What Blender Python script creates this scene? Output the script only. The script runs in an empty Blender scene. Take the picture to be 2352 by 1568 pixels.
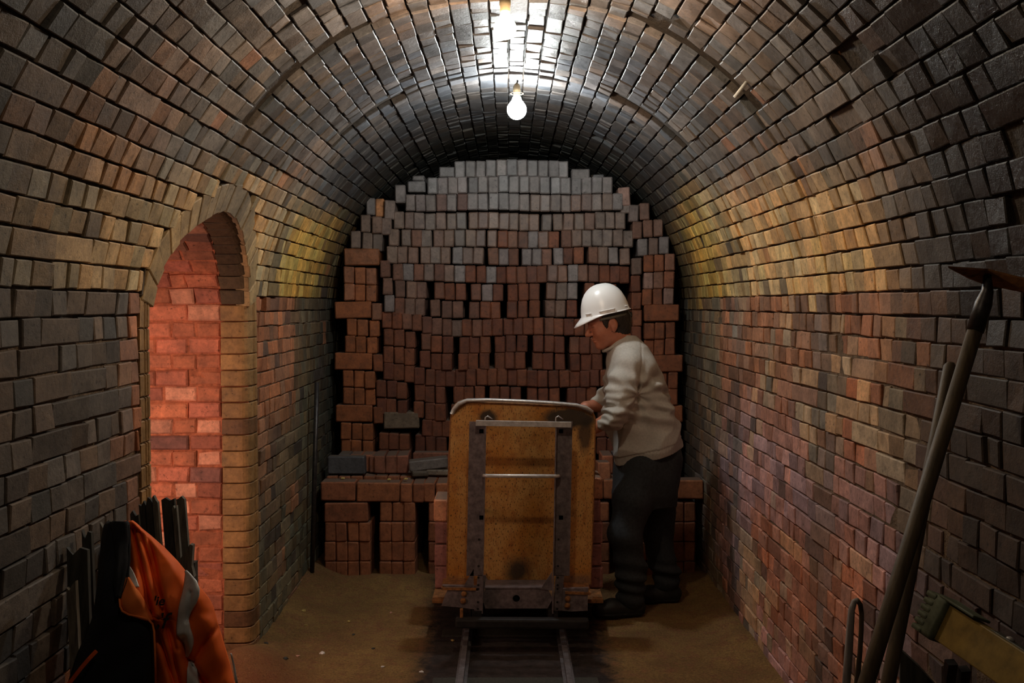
import bpy, bmesh, math, random
import numpy as np
from mathutils import Vector, Matrix

random.seed(7); np.random.seed(7)
SC = bpy.context.scene
COL = SC.collection
F = 2287.0
EYE = 1.63
PITCH = math.atan(84.0 / F)
YAW = math.atan(8.0 / F)

# ------------------------------------------------------------------ camera, light, exposure
cam_d = bpy.data.cameras.new('camera')
cam = bpy.data.objects.new('camera', cam_d)
COL.objects.link(cam)
cam_d.sensor_width = 36.0
cam_d.lens = 36.0 * F / 2352.0
cam_d.clip_start = 0.05
cam.location = (0, 0, EYE)
cam.rotation_euler = (math.pi / 2 - PITCH, 0, -YAW)
SC.camera = cam
SC.view_settings.view_transform = 'Standard'
SC.view_settings.look = 'None'
SC.view_settings.gamma = 1.0
SC.view_settings.use_curve_mapping = False
SC.view_settings.exposure = 0.0
world = bpy.data.worlds.new('world')
SC.world = world
world.use_nodes = True
world.node_tree.nodes['Background'].inputs[0].default_value = (0.9, 0.75, 0.6, 1)
world.node_tree.nodes['Background'].inputs[1].default_value = 0.004
WARM_LAMP = (1.0, 0.79, 0.55); WARM_POWER = 440.0
COOL_LAMP = (0.93, 0.98, 0.96); COOL_POWER = 640.0
PASSAGE_POWER = 9.0
FILL_POWER = 125.0

CM = cam.rotation_euler.to_matrix()

def ray(px, py):
    d = CM @ Vector(((px - 1176.0) / F, -(py - 784.0) / F, -1.0))
    return d

def W(px, py, Y):
    d = ray(px, py)
    t = Y / d.y
    return Vector((d.x * t, Y, EYE + d.z * t))

def project(p):
    q = CM.transposed() @ (Vector(p) - Vector((0, 0, EYE)))
    if q.z > -0.05: return None
    return (1176 + q.x / -q.z * F, 784 - q.y / -q.z * F, -q.z)

# unseen warm area light set in for the red passage bricks (the wicket passage lies on the left, its outer end is out of sight)
ld = bpy.data.lights.new('passage_light', 'AREA')
ld.energy = PASSAGE_POWER; ld.color = (1.0, 0.62, 0.46); ld.shape = 'RECTANGLE'; ld.size = 0.5; ld.size_y = 1.1
lo = bpy.data.objects.new('passage_light', ld)
lo.location = (-1.93, 3.62, 1.05)
lo.rotation_euler = (Vector((0.42, 0.9, -0.02))).to_track_quat('-Z', 'Y').to_euler()
COL.objects.link(lo)

# ------------------------------------------------------------------ helpers
def tag(o, label=None, cat=None, group=None, kind=None):
    if label: o['label'] = label
    if cat: o['category'] = cat
    if group: o['group'] = group
    if kind: o['kind'] = kind
    return o

def mesh_obj(name, verts, faces, mat=None, parent=None, smooth=False, attr=None):
    me = bpy.data.meshes.new(name)
    me.from_pydata([tuple(v) for v in verts], [], faces)
    me.update()
    if mat: me.materials.append(mat)
    if smooth:
        me.polygons.foreach_set('use_smooth', [True] * len(me.polygons))
    if attr is not None:
        a = me.attributes.new('bcol', 'FLOAT_COLOR', 'POINT')
        a.data.foreach_set('color', np.asarray(attr, dtype=np.float32).ravel())
    o = bpy.data.objects.new(name, me)
    COL.objects.link(o)
    if parent: o.parent = parent
    return o

def empty(name, loc=(0, 0, 0)):
    o = bpy.data.objects.new(name, None)
    COL.objects.link(o)
    o.location = loc
    o.empty_display_size = 0.05
    return o

def adopt(child, parent):
    child.parent = parent
    child.matrix_parent_inverse = Matrix.Translation(parent.location).inverted()
    return child

class MB:
    """collects simple solids into one mesh"""
    def __init__(s): s.v = []; s.f = []
    def add(s, v, f):
        b = len(s.v); s.v += [Vector(x) for x in v]; s.f += [tuple(b + i for i in q) for q in f]
        return s
    def box(s, c, size, M=None, bev=0.0):
        c = Vector(c); hx, hy, hz = size[0] / 2, size[1] / 2, size[2] / 2
        if bev <= 0:
            pts = [Vector((x * hx, y * hy, z * hz)) for x in (-1, 1) for y in (-1, 1) for z in (-1, 1)]
            fs = [(0, 1, 3, 2), (4, 6, 7, 5), (0, 4, 5, 1), (2, 3, 7, 6), (0, 2, 6, 4), (1, 5, 7, 3)]
        else:
            bm = bmesh.new(); bmesh.ops.create_cube(bm, size=1)
            for v in bm.verts: v.co = Vector((v.co.x * size[0], v.co.y * size[1], v.co.z * size[2]))
            bmesh.ops.bevel(bm, geom=bm.edges[:], offset=bev, segments=2, affect='EDGES', profile=0.6)
            bm.verts.index_update()
            pts = [v.co.copy() for v in bm.verts]; fs = [tuple(v.index for v in f.verts) for f in bm.faces]; bm.free()
        if M is not None: pts = [M @ p for p in pts]
        return s.add([p + c for p in pts], fs)
    def beam(s, a, b, w, d, up=(0, -1, 0), bev=0.0):
        """a bar from a to b, w wide and d deep (along up)"""
        a, b = Vector(a), Vector(b); z = (b - a); L = z.length; z.normalize()
        y = Vector(up); y = (y - z * y.dot(z)).normalized(); x = y.cross(z)
        M = Matrix((x, y, z)).transposed()
        return s.box((a + b) / 2, (w, d, L), M, bev)
    def tube(s, pts, r, n=10, cap=True):
        pts = [Vector(p) for p in pts]; m = len(pts)
        rr = r if isinstance(r, (list, tuple)) else [r] * m
        V = []; prev = None
        for i, p in enumerate(pts):
            t = (pts[min(i + 1, m - 1)] - pts[max(i - 1, 0)]).normalized()
            if prev is None:
                a = t.orthogonal().normalized()
            else:
                a = (prev - t * prev.dot(t)).normalized()
            prev = a; b = t.cross(a)
            for k in range(n):
                th = 2 * math.pi * k / n
                V.append(p + (a * math.cos(th) + b * math.sin(th)) * rr[i])
        Fs = [(i * n + k, i * n + (k + 1) % n, (i + 1) * n + (k + 1) % n, (i + 1) * n + k) for i in range(m - 1) for k in range(n)]
        if cap: Fs += [tuple(range(n - 1, -1, -1)), tuple((m - 1) * n + k for k in range(n))]
        return s.add(V, Fs)
    def prism(s, poly, d):
        """poly: list of Vector, extruded by Vector d"""
        n = len(poly); d = Vector(d)
        V = [Vector(p) for p in poly] + [Vector(p) + d for p in poly]
        Fs = [tuple(range(n)), tuple(range(2 * n - 1, n - 1, -1))] + [(i, i + n, (i + 1) % n + n, (i + 1) % n) for i in range(n)]
        return s.add(V, Fs)
    def lathe(s, prof, c, n=24, axis=None):
        c = Vector(c); V = []; m = len(prof)
        for r, h in prof:
            for k in range(n):
                th = 2 * math.pi * k / n; V.append(c + Vector((r * math.cos(th), r * math.sin(th), h)))
        Fs = [(i * n + k, i * n + (k + 1) % n, (i + 1) * n + (k + 1) % n, (i + 1) * n + k) for i in range(m - 1) for k in range(n)]
        return s.add(V, Fs)
    def build(s, name, mat, parent=None, smooth=False, fix=True):
        o = mesh_obj(name, s.v, s.f, mat, None, smooth)
        if fix:
            bm = bmesh.new(); bm.from_mesh(o.data)
            bmesh.ops.recalc_face_normals(bm, faces=bm.faces[:]); bm.to_mesh(o.data); bm.free()
        if parent: adopt(o, parent)
        return o

def hexa(seed, amp): 
    return 0

def vnoise(x, y, z=0.0, seed=0):
    """smooth value noise in 0..1 (scalar)"""
    def h(i, j, k):
        n = math.sin(i * 127.1 + j * 311.7 + k * 74.7 + seed * 19.19) * 43758.5453
        return n - math.floor(n)
    xi, yi, zi = math.floor(x), math.floor(y), math.floor(z)
    u, v, w = x - xi, y - yi, z - zi
    u = u * u * (3 - 2 * u); v = v * v * (3 - 2 * v); w = w * w * (3 - 2 * w)
    r = 0
    for a in (0, 1):
        for b in (0, 1):
            for c in (0, 1):
                r += h(xi + a, yi + b, zi + c) * (u if a else 1 - u) * (v if b else 1 - v) * (w if c else 1 - w)
    return r

def sm(a, b, x):
    t = min(1, max(0, (x - a) / (b - a))); return t * t * (3 - 2 * t)

def mixc(a, b, t): return tuple(a[i] * (1 - t) + b[i] * t for i in range(3))

# ------------------------------------------------------------------ materials
def new_mat(name):
    m = bpy.data.materials.new(name); m.use_nodes = True
    nt = m.node_tree; return m, nt, nt.nodes, nt.links, nt.nodes['Principled BSDF']

def noise(nt, scale, detail=4, rough=0.6, coord=None, vec='Object'):
    n = nt.nodes.new('ShaderNodeTexNoise'); n.inputs['Scale'].default_value = scale
    n.inputs['Detail'].default_value = detail; n.inputs['Roughness'].default_value = rough
    if coord is not None: nt.links.new(coord, n.inputs['Vector'])
    return n

def ramp(nt, src, stops):
    r = nt.nodes.new('ShaderNodeValToRGB'); nt.links.new(src, r.inputs[0])
    while len(r.color_ramp.elements) < len(stops): r.color_ramp.elements.new(0.5)
    for e, (p, c) in zip(r.color_ramp.elements, stops):
        e.position = p; e.color = (c, c, c, 1) if isinstance(c, (int, float)) else (*c, 1)
    return r

def mixn(nt, typ, a, b, fac=1.0):
    m = nt.nodes.new('ShaderNodeMix'); m.data_type = 'RGBA'; m.blend_type = typ
    for sock, val in ((m.inputs[6], a), (m.inputs[7], b), (m.inputs[0], fac)):
        if hasattr(val, 'is_output'): nt.links.new(val, sock)
        elif isinstance(val, (int, float)) and sock == m.inputs[0]: sock.default_value = val
        elif isinstance(val, (int, float)): sock.default_value = (val, val, val, 1)
        else: sock.default_value = (*val, 1)
    return m.outputs[2]

def bump(nt, h, strength, dist, prev=None):
    b = nt.nodes.new('ShaderNodeBump'); b.inputs['Strength'].default_value = strength; b.inputs['Distance'].default_value = dist
    nt.links.new(h, b.inputs['Height'])
    if prev is not None: nt.links.new(prev, b.inputs['Normal'])
    return b.outputs[0]

def brick_material(name, fleck=(0.5, 0.36, 0.2), fleck_amt=0.5, bumpy=1.0):
    """colour of each brick comes from its own stored colour; alpha holds how glazed it is"""
    m, nt, N, L, P = new_mat(name)
    at = N.new('ShaderNodeAttribute'); at.attribute_name = 'bcol'
    tc = N.new('ShaderNodeNewGeometry')
    pos = tc.outputs['Position']
    n1 = noise(nt, 14, 5, 0.65, pos); n2 = noise(nt, 60, 6, 0.7, pos); n3 = noise(nt, 260, 4, 0.6, pos)
    c = mixn(nt, 'MULTIPLY', at.outputs['Color'], ramp(nt, n1.outputs[0], [(0.3, 0.6), (0.7, 1.3)]).outputs[0])
    c = mixn(nt, 'MULTIPLY', c, ramp(nt, n2.outputs[0], [(0.30, 0.18), (0.40, 0.9), (0.75, 1.25)]).outputs[0])
    fm = ramp(nt, n2.outputs[0], [(0.63, 0.0), (0.74, 1.0)])
    mm = N.new('ShaderNodeMath'); mm.operation = 'MULTIPLY'; L.new(fm.outputs[0], mm.inputs[0]); mm.inputs[1].default_value = fleck_amt
    c = mixn(nt, 'MIX', c, mixn(nt, 'MULTIPLY', at.outputs['Color'], fleck + (), 1.0) if False else mixn(nt, 'ADD', at.outputs['Color'], (0.03, 0.02, 0.008)), mm.outputs[0])
    L.new(c, P.inputs['Base Color'])
    rr = N.new('ShaderNodeMapRange'); L.new(at.outputs['Alpha'], rr.inputs[0])
    rr.inputs[1].default_value = 0; rr.inputs[2].default_value = 1; rr.inputs[3].default_value = 0.85; rr.inputs[4].default_value = 0.2
    ra = N.new('ShaderNodeMath'); ra.operation = 'MULTIPLY_ADD'; L.new(n1.outputs[0], ra.inputs[0]); ra.inputs[1].default_value = 0.3
    rb = N.new('ShaderNodeMath'); rb.operation = 'SUBTRACT'; L.new(rr.outputs[0], rb.inputs[0]); rb.inputs[1].default_value = 0.15
    L.new(rb.outputs[0], ra.inputs[2]); L.new(ra.outputs[0], P.inputs['Roughness'])
    b1 = bump(nt, n1.outputs[0], 0.3 * bumpy, 0.012)
    b2 = bump(nt, n2.outputs[0], 0.5 * bumpy, 0.004, b1)
    b3 = bump(nt, n3.outputs[0], 0.5 * bumpy, 0.0015, b2)
    L.new(b3, P.inputs['Normal'])
    return m

M = {}
M['brick'] = brick_material('kiln_brick_glazed')
M['stackbrick'] = brick_material('stacked_brick', bumpy=0.8)
def settle_dust(m):
    nt = m.node_tree; P = nt.nodes['Principled BSDF']; L = nt.links
    src = P.inputs['Base Color'].links[0].from_socket
    g = nt.nodes.new('ShaderNodeNewGeometry'); sp = nt.nodes.new('ShaderNodeSeparateXYZ'); L.new(g.outputs['True Normal'], sp.inputs[0])
    r = ramp(nt, sp.outputs[2], [(0.75, 0.0), (0.95, 0.75)])
    L.new(mixn(nt, 'MIX', src, (0.15, 0.12, 0.095), r.outputs[0]), P.inputs['Base Color'])
settle_dust(M['stackbrick'])

def simple(name, col, rough=0.6, metal=0.0, nscale=30, var=0.35, bstr=0.3, bdist=0.004, detail=5, stretch=None):
    m, nt, N, L, P = new_mat(name)
    tc = N.new('ShaderNodeTexCoord'); co = tc.outputs['Object']
    if stretch:
        mp = N.new('ShaderNodeMapping'); mp.inputs['Scale'].default_value = stretch; L.new(co, mp.inputs[0]); co = mp.outputs[0]
    n = noise(nt, nscale, detail, 0.65, co)
    c = mixn(nt, 'MULTIPLY', col, ramp(nt, n.outputs[0], [(0.3, 1 - var), (0.7, 1 + var)]).outputs[0])
    L.new(c, P.inputs['Base Color']); P.inputs['Roughness'].default_value = rough; P.inputs['Metallic'].default_value = metal
    if bstr: L.new(bump(nt, n.outputs[0], bstr, bdist), P.inputs['Normal'])
    return m

M['mortar_wall'] = simple('clay_mortar', (0.13, 0.085, 0.05), 0.95, 0, 25, 0.5, 0.9, 0.02)
M['mortar_vault'] = simple('sooty_joint', (0.035, 0.024, 0.016), 0.8, 0, 30, 0.5, 0.8, 0.015)
M['dark'] = simple('matte_black', (0.012, 0.010, 0.009), 0.9)
M['steel'] = simple('worn_steel', (0.52, 0.50, 0.50), 0.38, 0.35, 40, 0.3, 0.15, 0.002)
M['dirty_steel'] = simple('dirty_steel', (0.15, 0.12, 0.125), 0.5, 0.2, 35, 0.5, 0.3, 0.003)
M['rail_steel'] = simple('rail_steel', (0.22, 0.205, 0.22), 0.4, 0.4, 40, 0.4, 0.15, 0.002)
M['rust'] = simple('rusty_iron', (0.26, 0.11, 0.035), 0.8, 0.2, 45, 0.6, 0.6, 0.004)
M['iron'] = simple('dark_iron', (0.05, 0.045, 0.045), 0.42, 0.6, 40, 0.5, 0.3, 0.003)
M['chassis'] = simple('black_chassis', (0.02, 0.018, 0.018), 0.6, 0.3, 30, 0.5, 0.3, 0.003)
M['handle_wood'] = simple('grimy_ash_wood', (0.095, 0.067, 0.038), 0.6, 0, 18, 0.5, 0.4, 0.003, 6, (3, 3, 0.25))
M['grey_wood'] = simple('weathered_grey_wood', (0.36, 0.33, 0.33), 0.85, 0, 20, 0.55, 0.8, 0.004, 6, (5, 5, 0.3))
M['plank'] = simple('tarred_plank', (0.042, 0.040, 0.032), 0.7, 0, 22, 0.6, 0.5, 0.004, 6, (4, 4, 0.3))
M['plank_grey'] = simple('greyed_plank', (0.15, 0.135, 0.11), 0.8, 0, 22, 0.6, 0.5, 0.004, 6, (4, 4, 0.3))
M['navy'] = simple('navy_fleece', (0.008, 0.010, 0.016), 0.95, 0, 220, 0.4, 0.4, 0.001)
M['orange'] = simple('orange_work_cloth', (0.92, 0.15, 0.012), 0.75, 0, 9, 0.10, 0.15, 0.004)
M['orange_light'] = simple('orange_cloth_lining', (0.95, 0.24, 0.05), 0.8, 0, 12, 0.15, 0.15, 0.003)
M['tape'] = simple('reflective_tape', (0.68, 0.70, 0.73), 0.45, 0.1, 60, 0.12, 0.1, 0.001)
M['ink'] = simple('black_thread', (0.02, 0.015, 0.02), 0.8)
M['skin'] = simple('skin', (0.46, 0.17, 0.10), 0.5, 0, 40, 0.12, 0.1, 0.002)
M['hair'] = simple('dark_brown_hair', (0.018, 0.012, 0.009), 0.6, 0, 120, 0.5, 0.6, 0.003, 4, (1, 1, 0.3))
M['sweat'] = simple('grey_sweatshirt', (0.44, 0.41, 0.37), 0.92, 0, 90, 0.12, 0.25, 0.002)
M['jeans'] = simple('dark_jeans', (0.022, 0.025, 0.030), 0.9, 0, 70, 0.4, 0.3, 0.002)
M['boot'] = simple('black_boot', (0.012, 0.012, 0.012), 0.6, 0, 50, 0.3, 0.3, 0.002)
M['helmet'] = simple('white_helmet_plastic', (0.80, 0.78, 0.77), 0.28, 0, 6, 0.04, 0.0)
M['helmet_in'] = simple('helmet_harness', (0.10, 0.09, 0.07), 0.6)
M['peg'] = simple('white_ceramic', (0.75, 0.74, 0.70), 0.5, 0, 20, 0.1, 0.1)
M['chip_yellow'] = simple('yellow_chip', (0.55, 0.40, 0.13), 0.8)
M['chip_pink'] = simple('pink_chip', (0.55, 0.30, 0.22), 0.8)
M['chip_white'] = simple('white_chip', (0.75, 0.70, 0.66), 0.8)
M['ladder'] = simple('yellow_brown_fibreglass', (0.26, 0.17, 0.035), 0.5, 0, 25, 0.35, 0.2, 0.002)
M['plate_grey'] = simple('grey_plate', (0.12, 0.12, 0.10), 0.45, 0.5, 30, 0.3, 0.2, 0.002)
M['foot_green'] = simple('dull_green_rubber', (0.085, 0.10, 0.06), 0.7, 0, 50, 0.35, 0.2, 0.002)
M['brass'] = simple('brass_socket', (0.16, 0.12, 0.07), 0.4, 0.6, 30, 0.2, 0.1)
M['cord'] = simple('black_cord', (0.02, 0.02, 0.02), 0.6)

def glow(name, col, strength):
    m, nt, N, L, P = new_mat(name)
    P.inputs['Base Color'].default_value = (0.9, 0.9, 0.9, 1)
    P.inputs['Emission Color'].default_value = (*col, 1); P.inputs['Emission Strength'].default_value = strength
    return m

# wagon paint: chipped ochre enamel with dark and grey blotches fixed to the plate
def wagon_paint():
    m, nt, N, L, P = new_mat('ochre_enamel')
    tc = N.new('ShaderNodeTexCoord'); co = tc.outputs['Object']
    n1 = noise(nt, 5, 4, 0.6, co)
    mp = N.new('ShaderNodeMapping'); mp.inputs['Scale'].default_value = (1, 1, 0.45); L.new(co, mp.inputs[0])
    n2 = noise(nt, 170, 3, 0.6, mp.outputs[0]); n3 = noise(nt, 34, 5, 0.7, mp.outputs[0])
    c = mixn(nt, 'MIX', (0.42, 0.175, 0.03), (0.50, 0.28, 0.09), ramp(nt, n1.outputs[0], [(0.35, 0.0), (0.65, 1.0)]).outputs[0])
    c = mixn(nt, 'MIX', c, (0.30, 0.095, 0.02), ramp(nt, n3.outputs[0], [(0.48, 0.0), (0.72, 0.9)]).outputs[0])
    c = mixn(nt, 'MIX', c, (0.035, 0.018, 0.01), ramp(nt, n2.outputs[0], [(0.56, 0.0), (0.63, 0.85)]).outputs[0])
    sep = N.new('ShaderNodeSeparateXYZ'); L.new(co, sep.inputs[0])
    def blot(cx, cz, rx, rz, soft, amt, col, c):
        wob = noise(nt, 9, 3, 0.6, co)
        def lin(s, k, off):
            a = N.new('ShaderNodeMath'); a.operation = 'MULTIPLY_ADD'; L.new(s, a.inputs[0]); a.inputs[1].default_value = k; a.inputs[2].default_value = off; return a.outputs[0]
        u = lin(sep.outputs[0], 1 / rx, -cx / rx); v = lin(sep.outputs[2], 1 / rz, -cz / rz)
        cmb = N.new('ShaderNodeCombineXYZ'); L.new(u, cmb.inputs[0]); L.new(v, cmb.inputs[1])
        ln = N.new('ShaderNodeVectorMath'); ln.operation = 'LENGTH'; L.new(cmb.outputs[0], ln.inputs[0])
        ad = N.new('ShaderNodeMath'); ad.operation = 'ADD'; L.new(ln.outputs['Value'], ad.inputs[0]); L.new(lin(wob.outputs[0], 0.9, -0.45), ad.inputs[1])
        r = ramp(nt, ad.outputs[0], [(max(0.0, 1 - soft) * 0.5, amt), (0.5 * (1 + soft), 0.0)])
        # ramp reads 0..1, so halve the distance first
        hv = N.new('ShaderNodeMath'); hv.operation = 'MULTIPLY'; L.new(ad.outputs[0], hv.inputs[0]); hv.inputs[1].default_value = 0.5
        L.new(hv.outputs[0], r.inputs[0])
        return mixn(nt, 'MIX', c, col, r.outputs[0])
    c = blot(0.045, 0.335, 0.062, 0.062, 0.45, 0.92, (0.022, 0.018, 0.014), c)
    c = blot(-0.10, 1.085, 0.045, 0.036, 0.25, 0.95, (0.02, 0.017, 0.013), c)
    c = blot(0.29, 1.08, 0.14, 0.050, 0.22, 0.95, (0.022, 0.018, 0.014), c)
    c = blot(0.37, 1.0, 0.035, 0.09, 0.3, 0.85, (0.03, 0.02, 0.014), c)
    c = blot(-0.30, 0.27, 0.11, 0.035, 0.5, 0.7, (0.08, 0.07, 0.06), c)
    c = blot(0.33, 0.29, 0.10, 0.03, 0.5, 0.6, (0.09, 0.08, 0.075), c)
    L.new(c, P.inputs['Base Color']); P.inputs['Roughness'].default_value = 0.5
    L.new(bump(nt, n2.outputs[0], 0.3, 0.001), P.inputs['Normal'])
    return m
M['wagon'] = wagon_paint()

def floor_mat():
    m, nt, N, L, P = new_mat('sandy_kiln_dirt')
    tc = N.new('ShaderNodeNewGeometry'); co = tc.outputs['Position']
    n1 = noise(nt, 2.2, 6, 0.65, co); n2 = noise(nt, 16, 6, 0.7, co); n3 = noise(nt, 110, 4, 0.7, co)
    c = mixn(nt, 'MIX', (0.28, 0.155, 0.055), (0.50, 0.30, 0.10), ramp(nt, n1.outputs[0], [(0.35, 0.0), (0.65, 1.0)]).outputs[0])
    c = mixn(nt, 'MIX', c, (0.36, 0.15, 0.07), ramp(nt, n2.outputs[0], [(0.48, 0.0), (0.66, 0.8)]).outputs[0])
    c = mixn(nt, 'MULTIPLY', c, ramp(nt, n3.outputs[0], [(0.3, 0.55), (0.62, 1.25)]).outputs[0])
    # coal dust along the track, with the wagon's floor shadow painted into the band
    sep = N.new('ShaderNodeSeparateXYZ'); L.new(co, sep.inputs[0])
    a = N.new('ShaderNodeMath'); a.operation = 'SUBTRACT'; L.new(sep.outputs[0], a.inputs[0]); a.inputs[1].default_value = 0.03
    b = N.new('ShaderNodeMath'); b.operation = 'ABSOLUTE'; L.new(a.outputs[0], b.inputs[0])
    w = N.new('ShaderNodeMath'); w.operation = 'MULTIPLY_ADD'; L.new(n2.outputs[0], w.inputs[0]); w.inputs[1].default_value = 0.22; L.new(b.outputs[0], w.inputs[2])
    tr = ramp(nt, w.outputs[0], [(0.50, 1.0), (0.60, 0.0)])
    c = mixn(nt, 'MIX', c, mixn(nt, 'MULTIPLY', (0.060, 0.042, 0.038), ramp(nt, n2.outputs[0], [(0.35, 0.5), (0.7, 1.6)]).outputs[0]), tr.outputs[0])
    # reddish brick dust near the doorway side
    rx = N.new('ShaderNodeMapRange'); L.new(sep.outputs[1], rx.inputs[0]); rx.inputs[1].default_value = 4.6; rx.inputs[2].default_value = 4.0; rx.inputs[3].default_value = 0; rx.inputs[4].default_value = 1
    rx2 = N.new('ShaderNodeMapRange'); L.new(sep.outputs[0], rx2.inputs[0]); rx2.inputs[1].default_value = -0.75; rx2.inputs[2].default_value = -1.0; rx2.inputs[3].default_value = 0; rx2.inputs[4].default_value = 0.8
    mu = N.new('ShaderNodeMath'); mu.operation = 'MULTIPLY'; L.new(rx.outputs[0], mu.inputs[0]); L.new(rx2.outputs[0], mu.inputs[1])
    c = mixn(nt, 'MIX', c, (0.42, 0.13, 0.05), mu.outputs[0])
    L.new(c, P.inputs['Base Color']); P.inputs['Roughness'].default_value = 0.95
    b1 = bump(nt, n2.outputs[0], 1.0, 0.06); b2 = bump(nt, n3.outputs[0], 0.9, 0.012, b1)
    L.new(b2, P.inputs['Normal'])
    return m
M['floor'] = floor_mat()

# ------------------------------------------------------------------ the tunnel: walls and vault
R = 1.18; ZS = 1.56; ARC = math.pi * R; S_TOT = 2 * ZS + ARC
Y0, Y1 = 1.15, 8.1
COURSE = 0.073

def path(s):
    """point (x, z) and inward normal of the tunnel section at path length s"""
    if s < ZS: return (-R, s, 1.0, 0.0)
    if s < ZS + ARC:
        t = (s - ZS) / R; return (-R * math.cos(t), ZS + R * math.sin(t), math.cos(t), -math.sin(t))
    return (R, ZS - (s - ZS - ARC), -1.0, 0.0)

def s_at_z_left(z):
    return z if z < ZS else ZS + R * math.asin(min(1, (z - ZS) / R))

# doorway profile (in y, z), pointed arch
DY0, DY1, DZS, DZA = 3.31, 4.53, 1.58, 1.985
DC = (DY0 + DY1) / 2; DH = (DY1 - DY0) / 2
def door_half(z, grow=0.0):
    """half width of the doorway at height z (None above it)"""
    if z <= DZS: return DH + grow
    top = DZA + grow
    if z >= top: return None
    t = (z - DZS) / (top - DZS)
    return (DH + grow) * (1 - t ** 2.0) ** 0.65

def hit_tunnel(px, py):
    d = ray(px, py)
    # right/left wall or vault
    best = None
    for sx in (-1, 1):
        if d.x * sx > 0:
            t = sx * R / d.x; z = EYE + d.z * t
            if 0 <= z <= ZS: best = t
    if best is None:
        a = d.x ** 2 + d.z ** 2; b = 2 * d.z * (EYE - ZS); c = (EYE - ZS) ** 2 - R * R
        best = (-b + math.sqrt(b * b - 4 * a * c)) / (2 * a)
    p = Vector((0, 0, EYE)) + d * best
    x, y, z = p
    if z < ZS: s = z if x < 0 else S_TOT - z
    else: s = ZS + R * math.atan2(z - ZS, -x)
    return p, s

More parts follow.
